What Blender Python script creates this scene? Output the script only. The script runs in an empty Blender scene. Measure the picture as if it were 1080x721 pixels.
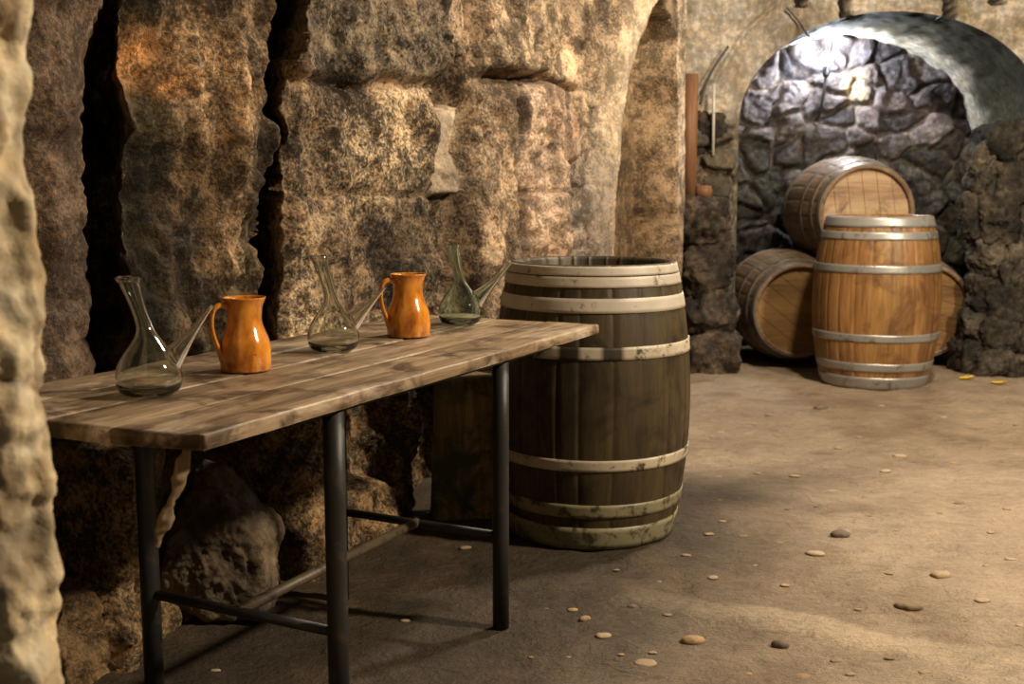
import bpy, bmesh, math, random
import numpy as np
from mathutils import Vector, Matrix

S = bpy.context.scene
COL = S.collection
PI = math.pi
rnd = random.Random(7)

# ------------------------------------------------------------------ camera numbers (1080x721 frame)
F_PX, CAM_H = 1200.0, 1.09
TH = math.atan(160.5 / F_PX)
CT, ST = math.cos(TH), math.sin(TH)


def ray(px, py):
    u = (px - 540) / F_PX
    v = (360.5 - py) / F_PX
    return (u, CT + v * ST, -ST + v * CT)


def on_z(px, py, z=0.0):
    d = ray(px, py)
    t = (z - CAM_H) / d[2]
    return Vector((d[0] * t, d[1] * t, z))


def on_y(px, py, Y):
    d = ray(px, py)
    t = Y / d[1]
    return Vector((d[0] * t, Y, CAM_H + d[2] * t))


def proj(x, y, z):
    z = z - CAM_H
    dep = y * CT - z * ST
    return 540 + F_PX * x / dep, 360.5 - F_PX * (y * ST + z * CT) / dep


# ------------------------------------------------------------------ numpy noise
def _hash(i, j, k, seed):
    n = (i * 374761393 + j * 668265263 + k * 2147483647 + seed * 1274126177) & 0xFFFFFFFF
    n = ((n ^ (n >> 13)) * 1274126177) & 0xFFFFFFFF
    n = ((n ^ (n >> 16)) * 2246822519) & 0xFFFFFFFF
    n = n ^ (n >> 15)
    return (n & 0xFFFFFF) / float(0xFFFFFF)


def vnoise(P, seed=0):
    P = np.asarray(P, float)
    I = np.floor(P).astype(np.int64)
    f = P - I
    f = f * f * f * (f * (f * 6 - 15) + 10)
    r = 0
    for a in (0, 1):
        wx = f[:, 0] if a else 1 - f[:, 0]
        for b in (0, 1):
            wy = f[:, 1] if b else 1 - f[:, 1]
            for c in (0, 1):
                wz = f[:, 2] if c else 1 - f[:, 2]
                r = r + wx * wy * wz * _hash(I[:, 0] + a, I[:, 1] + b, I[:, 2] + c, seed)
    return r * 2 - 1


def fbm(P, scale=1.0, octv=4, seed=0, gain=0.5):
    P = np.asarray(P, float) * scale
    a, t, r = 1.0, 0.0, 0
    for o in range(octv):
        r = r + a * vnoise(P + 17.3 * o, seed + o)
        t += a
        a *= gain
        P = P * 2.03
    return r / t * 1.6


def voronoi(u, v, seed=0, jit=0.85):
    """F1, F2, cell id of a jittered grid"""
    iu, iv = np.floor(u).astype(np.int64), np.floor(v).astype(np.int64)
    f1 = np.full(u.shape, 9.0)
    f2 = np.full(u.shape, 9.0)
    cid = np.zeros(u.shape)
    for a in (-2, -1, 0, 1, 2):
        for b in (-2, -1, 0, 1, 2):
            x = iu + a
            y = iv + b
            px = x + 0.5 + jit * (_hash(x, y, x * 0, seed) - 0.5)
            py = y + 0.5 + jit * (_hash(x, y, x * 0 + 5, seed) - 0.5)
            d = np.sqrt((u - px) ** 2 + (v - py) ** 2)
            h = _hash(x, y, x * 0 + 9, seed)
            m = d < f1
            f2 = np.where(m, f1, np.minimum(f2, d))
            cid = np.where(m, h, cid)
            f1 = np.where(m, d, f1)
    return f1, f2, cid


def sst(a, b, x):
    t = np.clip((x - a) / (b - a), 0, 1)
    return t * t * (3 - 2 * t)


def mix(a, b, t):
    t = np.asarray(t)[..., None]
    return np.asarray(a) * (1 - t) + np.asarray(b) * t


# ------------------------------------------------------------------ objects
def mesh_obj(name, V, Fc, mat=None, parent=None, smooth=True, col=None, mats=None, mi=None):
    me = bpy.data.meshes.new(name)
    me.from_pydata([tuple(map(float, v)) for v in V], [], [tuple(map(int, f)) for f in Fc])
    if smooth:
        me.polygons.foreach_set('use_smooth', [True] * len(me.polygons))
    if mats:
        for m in mats:
            me.materials.append(m)
        if mi is not None:
            me.polygons.foreach_set('material_index', mi)
    elif mat:
        me.materials.append(mat)
    if col is not None:
        a = me.attributes.new('Col', 'FLOAT_COLOR', 'POINT')
        c = np.ones((len(V), 4), np.float32)
        c[:, :np.shape(col)[1]] = col
        a.data.foreach_set('color', c.ravel())
    me.update()
    o = bpy.data.objects.new(name, me)
    COL.objects.link(o)
    if parent:
        o.parent = parent
    return o


def tag(o, label=None, cat=None, group=None, kind=None):
    if label:
        o['label'] = label
    if cat:
        o['category'] = cat
    if group:
        o['group'] = group
    if kind:
        o['kind'] = kind
    return o


def empty(name, loc, rot=(0, 0, 0)):
    o = bpy.data.objects.new(name, None)
    o.empty_display_size = 0.1
    COL.objects.link(o)
    o.location = loc
    o.rotation_euler = rot
    return o


def grid_faces(nu, nv, wrap_u=False):
    I = np.arange(nu * nv).reshape(nu, nv)
    if wrap_u:
        I = np.vstack([I, I[:1]])
    q = np.stack([I[:-1, :-1], I[1:, :-1], I[1:, 1:], I[:-1, 1:]], -1).reshape(-1, 4)
    return q


def lathe(prof, n=64, closed=False, cap=False):
    """prof: list of (r, z). returns V, F (revolved about z)."""
    prof = np.asarray(prof, float)
    a = np.arange(n) * 2 * PI / n
    V = np.zeros((n, len(prof), 3))
    V[:, :, 0] = np.cos(a)[:, None] * prof[None, :, 0]
    V[:, :, 1] = np.sin(a)[:, None] * prof[None, :, 0]
    V[:, :, 2] = prof[None, :, 1]
    V = V.reshape(-1, 3)
    Fc = [list(q) for q in grid_faces(n, len(prof), True)]
    m = len(prof)
    if closed:
        for i in range(n):
            j = (i + 1) % n
            Fc.append([i * m + m - 1, j * m + m - 1, j * m, i * m])
    return V, Fc


def tube(path, rad, n=16, flat=None, cap=True):
    """sweep of a circle (or ellipse, flat=(a,b,upvec)) along a path"""
    path = [Vector(p) for p in path]
    if not hasattr(rad, '__len__'):
        rad = [rad] * len(path)
    V, Fc = [], []
    ref = None
    for i, p in enumerate(path):
        t = (path[min(i + 1, len(path) - 1)] - path[max(i - 1, 0)]).normalized()
        if ref is None:
            ref = Vector((0, 0, 1)) if abs(t.z) < 0.9 else Vector((1, 0, 0))
            if flat:
                ref = Vector(flat[2])
        x = (ref - t * ref.dot(t)).normalized()
        y = t.cross(x)
        ref = x
        ka, kb = (flat[0], flat[1]) if flat else (1, 1)
        for k in range(n):
            a = 2 * PI * k / n
            V.append(p + x * (math.cos(a) * rad[i] * ka) + y * (math.sin(a) * rad[i] * kb))
    for i in range(len(path) - 1):
        for k in range(n):
            l = (k + 1) % n
            Fc.append([i * n + k, i * n + l, (i + 1) * n + l, (i + 1) * n + k])
    if cap:
        Fc.append(list(range(n))[::-1])
        Fc.append([(len(path) - 1) * n + k for k in range(n)])
    return V, Fc


def spline(pts, n=24):
    pts = [Vector(p) for p in pts]
    P = [pts[0] * 2 - pts[1]] + pts + [pts[-1] * 2 - pts[-2]]
    out = []
    for i in range(1, len(P) - 2):
        for k in range(n):
            t = k / n
            a, b, c, d = P[i - 1], P[i], P[i + 1], P[i + 2]
            out.append(0.5 * ((2 * b) + (c - a) * t + (2 * a - 5 * b + 4 * c - d) * t * t + (3 * b - a - 3 * c + d) * t ** 3))
    out.append(pts[-1])
    return out


def ico(sub):
    bm = bmesh.new()
    bmesh.ops.create_icosphere(bm, subdivisions=sub, radius=1)
    V = np.array([v.co[:] for v in bm.verts])
    Fc = [[v.index for v in f.verts] for f in bm.faces]
    bm.free()
    return V, Fc


_ICO = {}


def rock(half, seed, rough=0.06, sub=5, planes=(), soft=10.0, freq=3.0, lay=0.0):
    """rough stone: a soft polytope in a box of half sizes, cut by extra planes (nx,ny,nz,d), with lumps"""
    if sub not in _ICO:
        _ICO[sub] = ico(sub)
    D, Fc = _ICO[sub]
    hx, hy, hz = half
    inv = [np.abs(D[:, 0]) / hx, np.abs(D[:, 1]) / hy, np.abs(D[:, 2]) / hz]
    for (a, b, c, d) in planes:
        l = math.sqrt(a * a + b * b + c * c)
        inv.append(np.maximum(D @ np.array([a, b, c]) / l / d, 1e-6))
    inv = np.stack(inv, 0)
    k = (inv ** soft).sum(0) ** (1 / soft)
    V = D / k[:, None]
    m = min(half)
    n = fbm(V / m, freq * 0.5, 5, seed) * rough * m * 2 + np.abs(fbm(V / m, freq * 1.7, 4, seed + 50)) * rough * m
    V = V + D * n[:, None]
    return V, Fc


# ------------------------------------------------------------------ materials
def new_mat(name):
    m = bpy.data.materials.new(name)
    m.use_nodes = True
    nt = m.node_tree
    nt.nodes.clear()
    out = nt.nodes.new('ShaderNodeOutputMaterial')
    b = nt.nodes.new('ShaderNodeBsdfPrincipled')
    nt.links.new(b.outputs[0], out.inputs[0])
    return m, nt, b


class NT:
    def __init__(self, nt):
        self.nt = nt

    def n(self, t, **kw):
        x = self.nt.nodes.new(t)
        for k, v in kw.items():
            if k.startswith('i_'):
                x.inputs[k[2:].replace('_', ' ')].default_value = v
            else:
                setattr(x, k, v)
        return x

    def l(self, a, b):
        self.nt.links.new(a, b)

    def coords(self, kind='Object', scale=(1, 1, 1), rot=(0, 0, 0)):
        tc = self.n('ShaderNodeTexCoord')
        mp = self.n('ShaderNodeMapping')
        mp.inputs['Scale'].default_value = scale
        mp.inputs['Rotation'].default_value = rot
        self.l(tc.outputs[kind], mp.inputs[0])
        return mp.outputs[0]

    def noise(self, vec, scale, detail=6, rough=0.6, dist=0.0):
        x = self.n('ShaderNodeTexNoise')
        x.inputs['Scale'].default_value = scale
        x.inputs['Detail'].default_value = detail
        x.inputs['Roughness'].default_value = rough
        x.inputs['Distortion'].default_value = dist
        self.l(vec, x.inputs['Vector'])
        return x.outputs['Fac']

    def ramp(self, fac, stops, interp='LINEAR'):
        r = self.n('ShaderNodeValToRGB')
        r.color_ramp.interpolation = interp
        el = r.color_ramp.elements
        while len(el) < len(stops):
            el.new(0.5)
        for e, (p, c) in zip(el, stops):
            e.position = p
            if not hasattr(c, '__len__'):
                c = (c, c, c)
            e.color = (*c, 1)
        self.l(fac, r.inputs[0])
        return r.outputs[0]

    def mixc(self, fac, a, b, mode='MIX'):
        m = self.n('ShaderNodeMix')
        m.data_type = 'RGBA'
        m.blend_type = mode
        for sock, v in ((m.inputs['Factor'], fac), (m.inputs['A'], a), (m.inputs['B'], b)):
            pass
        ins = [s for s in m.inputs if s.enabled]
        for sock, v in zip(ins, (fac, a, b)):
            if isinstance(v, (int, float)):
                sock.default_value = v
            elif isinstance(v, tuple):
                sock.default_value = (*v, 1)
            else:
                self.l(v, sock)
        return [s for s in m.outputs if s.enabled][0]

    def math(self, op, a, b=None, clamp=False):
        m = self.n('ShaderNodeMath')
        m.operation = op
        m.use_clamp = clamp
        for sock, v in zip(m.inputs, (a, b)):
            if v is None:
                continue
            if isinstance(v, (int, float)):
                sock.default_value = v
            else:
                self.l(v, sock)
        return m.outputs[0]

    def bump(self, h, strength, dist, bsdf, normal=None):
        b = self.n('ShaderNodeBump')
        b.inputs['Strength'].default_value = strength
        b.inputs['Distance'].default_value = dist
        self.l(h, b.inputs['Height'])
        if normal is not None:
            self.l(normal, b.inputs['Normal'])
        self.l(b.outputs[0], bsdf.inputs['Normal'])
        return b.outputs[0]

    def attr(self, name='Col'):
        a = self.n('ShaderNodeAttribute')
        a.attribute_name = name
        return a.outputs['Color']


def rock_mat(name, sp_scale=70, lo=0.25, hi=1.5, bump=0.7, dist=0.012, tint=None, rough=0.85, thr=(0.38, 0.62), spec=0.25, patch=0.0):
    """albedo from the per-stone colour attribute times a lichen / pitting speckle"""
    m, nt, b = new_mat(name)
    N = NT(nt)
    v = N.coords()
    c = N.attr() if tint is None else None
    n1 = N.noise(v, sp_scale, 5, 0.65)
    n2 = N.noise(v, sp_scale * 0.17, 5, 0.6, 0.6)
    s = N.math('ADD', N.math('MULTIPLY', n1, 0.62), N.math('MULTIPLY', n2, 0.38))
    if patch:
        n5 = N.noise(v, 5.5, 6, 0.68, 0.8)
        s = N.math('ADD', s, N.math('MULTIPLY', N.math('SUBTRACT', n5, 0.5), patch))
    sp = N.ramp(s, [(thr[0], lo), ((thr[0] + thr[1]) / 2, (lo + hi) * 0.42), (thr[1], hi)])
    base = c if c is not None else tint
    if c is not None:
        sp = N.mixc(c.node.outputs['Alpha'], (1.0, 1.0, 1.0), sp)
    colr = N.mixc(1.0, base, sp, 'MULTIPLY')
    hue = N.ramp(N.noise(v, sp_scale * 0.33, 4, 0.7), [(0.35, (1.08, 0.98, 0.84)), (0.65, (0.95, 1.0, 1.08))])
    colr = N.mixc(1.0, colr, hue, 'MULTIPLY')
    N.l(colr, b.inputs['Base Color'])
    b.inputs['Roughness'].default_value = rough
    b.inputs['Specular IOR Level'].default_value = spec
    h = N.math('ADD', N.math('MULTIPLY', n1, 0.5), N.noise(v, sp_scale * 0.3, 8, 0.7))
    N.bump(h, bump, dist, b)
    return m


M_WALL = rock_mat('weathered_tuff', 100, 0.10, 2.7, 1.0, 0.014, thr=(0.42, 0.62), patch=0.75)
M_NEAR = rock_mat('pale_limestone', 45, 0.72, 1.12, 0.6, 0.012)
M_PLASTER = rock_mat('stained_plaster', 28, 0.45, 1.25, 0.5, 0.015, spec=0.1)
M_RUBBLE = rock_mat('rubble_stone', 30, 0.4, 1.5, 0.9, 0.03)
M_BOULDER = rock_mat('boulder_stone', 26, 0.5, 1.35, 0.8, 0.02)
M_PIER = rock_mat('pier_stone', 30, 0.3, 1.7, 0.9, 0.03)


def floor_mat():
    m, nt, b = new_mat('packed_earth')
    N = NT(nt)
    v = N.coords()
    c = N.attr()
    n1 = N.noise(v, 5.5, 8, 0.68, 0.5)
    n2 = N.noise(v, 55, 6, 0.7)
    n3 = N.noise(v, 220, 3, 0.6)
    vs = N.coords(scale=(1, 2.2, 1), rot=(0, 0, 0.5))
    n4 = N.noise(vs, 11, 5, 0.6, 1.0)
    s = N.math('ADD', N.math('MULTIPLY', n1, 0.4), N.math('ADD', N.math('MULTIPLY', n2, 0.3), N.math('MULTIPLY', n4, 0.3)))
    sp = N.ramp(s, [(0.35, 0.62), (0.5, 1.0), (0.63, 1.28)])
    colr = N.mixc(1.0, c, sp, 'MULTIPLY')
    gr = N.ramp(n3, [(0.3, 0.8), (0.7, 1.2)])
    colr = N.mixc(1.0, colr, gr, 'MULTIPLY')
    N.l(colr, b.inputs['Base Color'])
    b.inputs['Roughness'].default_value = 0.72
    b.inputs['Specular IOR Level'].default_value = 0.3
    h = N.math('ADD', N.math('MULTIPLY', n1, 1.0), N.math('ADD', N.math('MULTIPLY', n2, 0.35), N.math('MULTIPLY', n4, 0.5)))
    N.bump(h, 0.9, 0.03, b)
    return m


def wood_mat(name, c_dark, c_mid, c_light, axis='x', grain=9, rough=0.6, stain=None, scuff=None, bump=0.3, spec=0.35, attr=False):
    m, nt, b = new_mat(name)
    N = NT(nt)
    k = 0.07
    sc = {'x': (k, 1, 1), 'y': (1, k, 1), 'z': (1, 1, k)}[axis]
    v = N.coords(scale=sc)
    w = N.coords()
    g = N.noise(v, grain * 6, 6, 0.65, 0.8)
    g2 = N.noise(v, grain * 1.3, 4, 0.6, 0.3)
    s = N.math('ADD', N.math('MULTIPLY', g, 0.55), N.math('MULTIPLY', g2, 0.45))
    c = N.ramp(s, [(0.34, c_dark), (0.5, c_mid), (0.66, c_light)])
    if attr:
        c = N.mixc(1.0, c, N.attr(), 'MULTIPLY')
    if stain:
        f = N.ramp(N.noise(w, stain[1], 5, 0.65, 0.7), [(stain[2], 1.0), (stain[2] + 0.14, 0.0)])
        c = N.mixc(f, c, stain[0])
    if scuff:
        vs = N.coords(scale={'x': (0.35, 1, 1), 'y': (1, 0.35, 1), 'z': (1, 1, 0.35)}[axis])
        f = N.ramp(N.noise(vs, scuff[1], 7, 0.7, 0.5), [(scuff[2], 0.0), (scuff[2] + 0.16, scuff[3])])
        c = N.mixc(f, c, scuff[0])
    N.l(c, b.inputs['Base Color'])
    rr = N.ramp(s, [(0.3, min(1, rough + 0.15)), (0.7, rough - 0.1)])
    N.l(rr, b.inputs['Roughness'])
    b.inputs['Specular IOR Level'].default_value = spec
    N.bump(s, bump, 0.006, b)
    return m


def paint_mat(name, paint, under, amount=0.5, scale=14, rough=0.55, metal=0.0, attr=False, bump=0.25, vert=1.0):
    """worn coat: patches of what lies below show through"""
    m, nt, b = new_mat(name)
    N = NT(nt)
    v = N.coords(scale=(1, 1, vert))
    n = N.noise(v, scale, 8, 0.72, 0.3)
    f = N.ramp(n, [(amount - 0.04, 0.0), (amount + 0.04, 1.0)])
    d = N.ramp(N.noise(v, scale * 0.4, 5, 0.6), [(0.3, 0.72), (0.7, 1.12)])
    c = N.mixc(f, under, paint)
    c = N.mixc(1.0, c, d, 'MULTIPLY')
    if attr:
        c = N.mixc(1.0, c, N.attr(), 'MULTIPLY')
    N.l(c, b.inputs['Base Color'])
    b.inputs['Roughness'].default_value = rough
    b.inputs['Metallic'].default_value = metal
    N.bump(n, bump, 0.004, b)
    return m


def glaze_mat():
    m, nt, b = new_mat('orange_glaze')
    N = NT(nt)
    v = N.coords(scale=(1, 1, 0.45))
    w = N.coords()
    n = N.noise(v, 32, 5, 0.6, 0.4)
    c = N.ramp(n, [(0.3, (0.22, 0.060, 0.008)), (0.46, (0.47, 0.155, 0.012)), (0.66, (0.66, 0.265, 0.028))])
    # bare clay at the ragged foot
    sx = N.n('ShaderNodeSeparateXYZ')
    tc = N.n('ShaderNodeTexCoord')
    N.l(tc.outputs['Object'], sx.inputs[0])
    foot = N.math('ADD', N.math('MULTIPLY', sx.outputs[2], 30), N.math('MULTIPLY', N.noise(w, 60, 4, 0.6), 1.0))
    f = N.ramp(foot, [(0.52, 1.0), (0.62, 0.0)])
    c = N.mixc(f, c, (0.23, 0.075, 0.02))
    spots = N.ramp(N.noise(w, 120, 2, 0.5), [(0.70, 0.0), (0.75, 1.0)])
    c = N.mixc(spots, c, (0.16, 0.05, 0.01))
    N.l(c, b.inputs['Base Color'])
    b.inputs['Roughness'].default_value = 0.18
    b.inputs['Coat Weight'].default_value = 0.6
    b.inputs['Coat Roughness'].default_value = 0.06
    N.bump(N.noise(w, 45, 4, 0.6), 0.12, 0.004, b)
    return m


def glass_mat(name, tint):
    m, nt, b = new_mat(name)
    b.inputs['Base Color'].default_value = (*tint, 1)
    b.inputs['Transmission Weight'].default_value = 1.0
    b.inputs['Roughness'].default_value = 0.015
    b.inputs['IOR'].default_value = 1.5
    N = NT(nt)
    N.bump(N.noise(N.coords(), 24, 3, 0.5), 0.06, 0.004, b)
    return m


M_FLOOR = floor_mat()
M_PLANK = wood_mat('old_grey_table_boards', (0.075, 0.046, 0.025), (0.22, 0.15, 0.086), (0.40, 0.295, 0.19), 'x', 11, 0.46,
                   stain=((0.06, 0.036, 0.018), 7.0, 0.37), scuff=((0.52, 0.43, 0.32), 8.0, 0.54, 0.8), bump=0.45, spec=0.4)
M_STEEL = paint_mat('black_painted_steel', (0.011, 0.011, 0.010), (0.035, 0.021, 0.012), 0.42, 22, 0.5, 0.0)
M_BAR = paint_mat('grey_brown_steel_bar', (0.085, 0.064, 0.036), (0.04, 0.025, 0.014), 0.44, 22, 0.5)
M_GREENWOOD = wood_mat('olive_stained_staves', (0.022, 0.016, 0.007), (0.045, 0.032, 0.013), (0.075, 0.053, 0.022), 'z', 9, 0.48,
                       stain=((0.018, 0.012, 0.005), 5.0, 0.36), scuff=((0.16, 0.13, 0.075), 8.0, 0.68, 0.6), bump=0.3, attr=True)
M_WHITEHOOP = paint_mat('whitewashed_iron', (0.45, 0.395, 0.31), (0.12, 0.085, 0.045), 0.37, 14, 0.5)
M_WORNHOOP = paint_mat('flaking_white_iron', (0.46, 0.39, 0.28), (0.07, 0.05, 0.022), 0.43, 20, 0.5, attr=True)
M_GREENHOOP = paint_mat('mossy_grey_iron', (0.24, 0.21, 0.12), (0.055, 0.048, 0.02), 0.46, 22, 0.45)
M_OAK = wood_mat('varnished_oak_staves', (0.095, 0.045, 0.015), (0.215, 0.108, 0.034), (0.32, 0.178, 0.065), 'z', 9, 0.42,
                 stain=((0.12, 0.055, 0.018), 5.5, 0.35), bump=0.25, spec=0.45, attr=True)
M_OAKGREY = wood_mat('aged_oak_staves', (0.075, 0.045, 0.024), (0.17, 0.105, 0.058), (0.25, 0.165, 0.098), 'z', 9, 0.55, bump=0.25, attr=True)
M_HEADWOOD = wood_mat('pale_oak_head', (0.19, 0.115, 0.06), (0.36, 0.235, 0.13), (0.46, 0.33, 0.20), 'x', 7, 0.6,
                      stain=((0.16, 0.09, 0.045), 6.0, 0.35), bump=0.2)
M_HEADLOW = wood_mat('amber_oak_head', (0.085, 0.042, 0.013), (0.18, 0.095, 0.028), (0.25, 0.145, 0.048), 'x', 7, 0.6, bump=0.2)
M_GALV = paint_mat('galvanised_steel', (0.36, 0.35, 0.32), (0.20, 0.165, 0.12), 0.42, 9, 0.38, 0.5)
M_DARKHOOP = paint_mat('dull_dark_steel', (0.20, 0.175, 0.14), (0.10, 0.075, 0.05), 0.45, 9, 0.42, 0.45)
M_GLAZE = glaze_mat()
M_GLASS = glass_mat('smoky_glass', (0.90, 0.92, 0.86))
M_GLASSG = glass_mat('pale_green_glass', (0.84, 0.97, 0.90))
M_POST = wood_mat('red_brown_timber', (0.085, 0.036, 0.016), (0.17, 0.080, 0.036), (0.25, 0.125, 0.06), 'z', 8, 0.6, bump=0.25)
M_STUMP = wood_mat('mossy_old_timber', (0.06, 0.045, 0.02), (0.22, 0.15, 0.065), (0.42, 0.29, 0.13), 'z', 6, 0.8,
                   stain=((0.06, 0.066, 0.022), 6.0, 0.42), bump=0.7)

# ------------------------------------------------------------------ the long left wall
WX, TX, TY = -2.2, 0.4453, 0.8954        # foot of the wall runs from (WX, 0) along (TX, TY)
S_END = 7.07
MX, MY = TY, -TX                         # out of the wall, into the room


def wall_left():
    s = np.concatenate([np.arange(1.5, 4.3, 0.0085), np.arange(4.3, S_END + 0.6, 0.011)])
    z = np.arange(-0.05, 2.75, 0.0105)
    SS, ZZ = np.meshgrid(s, z, indexing='ij')
    u, h = SS.ravel(), ZZ.ravel()
    P = np.stack([u, h, u * 0], 1)
    # where on the wall a spot sits, named by the photograph's columns and rows
    wob = fbm(P, 6.0, 4, 3)
    wob2 = fbm(P, 14.0, 4, 9)
    uc = np.minimum(u, S_END)
    back = np.maximum(u - S_END, 0)
    bx, by = WX + uc * TX, uc * TY
    soft, _, _, _ = relief(u, h, P, bx, by, wob, wob2)
    soft = np.clip(soft, -0.1, 0.16)
    px, py = proj(bx + soft * MX, by + soft * MY, h)
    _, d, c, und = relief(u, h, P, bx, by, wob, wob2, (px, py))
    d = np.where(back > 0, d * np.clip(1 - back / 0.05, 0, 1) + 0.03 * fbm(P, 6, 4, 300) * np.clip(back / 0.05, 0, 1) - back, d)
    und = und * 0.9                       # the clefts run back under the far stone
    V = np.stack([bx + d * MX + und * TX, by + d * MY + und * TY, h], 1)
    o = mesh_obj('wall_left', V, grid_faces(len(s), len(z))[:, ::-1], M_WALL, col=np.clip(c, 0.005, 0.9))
    tag(o, kind='structure')
    return o


def relief(u, h, P, bx, by, wob, wob2, at=None):
    px, py = at if at else proj(bx, by, h)
    qx = px + wob * 3 + wob2 * 0.8
    qy = py + fbm(P, 6.0, 4, 23) * 6

    def ip(pts):
        a = np.array(pts, float)
        return np.interp(qy, a[:, 0], a[:, 1])

    # broad relief and stone grain
    d = 0.034 * fbm(P, 2.2, 4, 1) + 0.030 * fbm(P, 7, 5, 2) + 0.013 * np.abs(fbm(P, 18, 4, 5)) + 0.006 * fbm(P, 55, 3, 6)
    up = 1 - sst(395, 470, qy)                                        # above the table boards
    # near stone, clefts, big mass
    e1 = ip([(-60, 120), (0, 112), (50, 103), (130, 93), (230, 92), (300, 98), (400, 101), (720, 104)])
    e2 = ip([(-60, 140), (0, 134), (100, 131), (200, 130), (300, 134), (400, 138), (720, 140)])
    near = 1 - sst(-3, 2, qx - e1)
    d = d - 0.02 * near * up + 0.05 * near * up * np.sin(np.clip((qx - 20) / 80, 0, 1) * PI)
    soft = 0.030 * fbm(P, 2.2, 2, 1) + 0.05 * near * up * np.sin(np.clip((qx - 20) / 80, 0, 1) * PI) * 0.6
    cl1 = sst(-2, 1, qx - e1) * (1 - sst(-1, 2, qx - e2)) * sst(-1, 1, 640 - qy)
    und = 0.30 * cl1 * (1 - sst(440, 480, qy))
    d = d - und
    mass = sst(-2, 8, qx - e2) * (1 - sst(-4, 2, qx - ip([(-60, 300), (0, 300), (50, 294), (85, 286), (120, 279), (150, 288), (240, 290), (250, 284), (380, 284)])))
    bulge = np.sin(np.clip((qx - 125) / 165, 0, 1) * PI) ** 0.7
    rg = fbm(P * np.array([1.0, 0.5, 1]), 8, 4, 31)
    dm = mass * up * (-0.02 + 0.08 * bulge + 0.055 * rg - 0.05 * np.abs(fbm(P * np.array([1.0, 0.4, 1]), 11, 3, 33)))
    d = d + dm
    soft = soft + mass * up * (-0.02 + 0.07 * bulge)
    c2a = ip([(-60, 301), (0, 300), (50, 293), (85, 286), (120, 279), (140, 287), (240, 290), (255, 284), (340, 284), (370, 286)])
    c2b = ip([(-60, 311), (0, 308), (50, 302), (80, 291), (100, 286), (120, 283), (140, 290), (240, 292), (255, 294), (340, 294), (370, 293)])
    cl2 = sst(-2, 1, qx - c2a) * (1 - sst(-1, 2, qx - c2b))
    d = d - 0.24 * cl2 * up
    und = und + 0.24 * cl2 * up
    # squared blocks between the clefts
    def joint(line, w=2.2, deep=0.035):
        return -deep * np.exp(-((qx - ip(line)) / w) ** 2)

    def hjoint(y, x0, x1, w=3.0, deep=0.03, slope=0.0):
        m = sst(x0 - 4, x0 + 4, qx) * (1 - sst(x1 - 4, x1 + 4, qx))
        return -deep * m * np.exp(-((qy - y - slope * (qx - x0)) / w) ** 2)

    blk = sst(298, 304, qx) * (1 - sst(458, 464, qx)) * up
    db = 0.03 * blk + blk * 0.04 * (1 - sst(74, 90, qy)) + blk * 0.02 * fbm(P, 5, 3, 35)
    d = d + db
    soft = soft + 0.03 * blk
    d = d + hjoint(88, 300, 468, 4, 0.03) + hjoint(206, 300, 470, 3, 0.022) + hjoint(330, 300, 470, 3, 0.02)
    d = d + joint([(-60, 396), (0, 392), (86, 388), (90, 900), (720, 900)], 2, 0.02)
    # gap with the thin pale stone
    gap = sst(462, 468, qx) * (1 - sst(492, 499, qx))
    d = d - 0.20 * gap * sst(56, 64, qy) * (1 - sst(108, 118, qy))
    thin = gap * sst(112, 118, qy) * (1 - sst(200, 214, qy))
    d = d - 0.055 * thin
    d = d - 0.10 * gap * sst(205, 212, qy) * up
    d = d + joint([(-60, 465), (60, 465), (120, 464), (200, 462), (260, 462)], 2.0, 0.06) + joint([(90, 496), (120, 496), (200, 495), (290, 497)], 1.8, 0.05)
    # nodular rock over an undercut, upright slabs below it
    nod = sst(500, 507, qx) * (1 - sst(545, 600, qx)) * (1 - sst(70, 84, qy + (qx - 515) * -0.12))
    d = d + nod * (0.05 + 0.06 * np.abs(fbm(P, 6.5, 3, 41)))
    d = d + hjoint(80, 512, 606, 3.5, 0.07, 0.10)
    d = d + sst(498, 503, qx) * (1 - sst(534, 540, qx)) * sst(84, 92, qy) * up * 0.035
    d = d + sst(540, 546, qx) * (1 - sst(588, 598, qx)) * sst(88, 96, qy) * up * (0.05 + 0.012 * np.sin(qx * 0.33))
    d = d + hjoint(200, 538, 640, 2.0, 0.022) + joint([(90, 560), (300, 558)], 1.6, 0.025) + joint([(90, 620), (400, 620)], 2, 0.03)
    d = d + sst(596, 604, qx) * (1 - sst(612, 622, qx)) * sst(150, 190, qy) * -0.03
    # arched niche at the far end
    nx0, nx1 = 645.0, 715.5
    edge = ip([(-80, 693), (1, 692), (15, 684), (60, 665), (110, 651), (150, 646), (500, 646)])
    # measured straight on the wall: no wobble so the arris stays true
    pe = px + 0.4 * fbm(P, 4.0, 2, 3)
    edger = np.interp(py, [-80, 2, 20, 42, 500], [698, 699, 710, 715.5, 715.5])
    niche = sst(-0.8, 0.8, pe - np.interp(py, [-80, 1, 15, 60, 110, 150, 500], [693, 692, 684, 665, 651, 646, 646])) * (1 - sst(-0.6, 0.6, pe - edger)) * sst(-1, 2, py)
    d = np.where(niche > 0.01, d * (1 - niche * 0.7) - 0.24 * niche, d)
    calm = (1 - sst(6, 40, np.interp(py, [-80, 1, 15, 60, 110, 150, 500], [693, 692, 684, 665, 651, 646, 646]) - px)) * (1 - niche)
    d = d * (1 - 0.75 * calm)
    rv = (1 - sst(0, 46, edge - qx)) * (px < 700) * (1 - niche) * (1 - sst(300, 360, qy))
    d = d + 0.035 * rv * (1 - niche)
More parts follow.
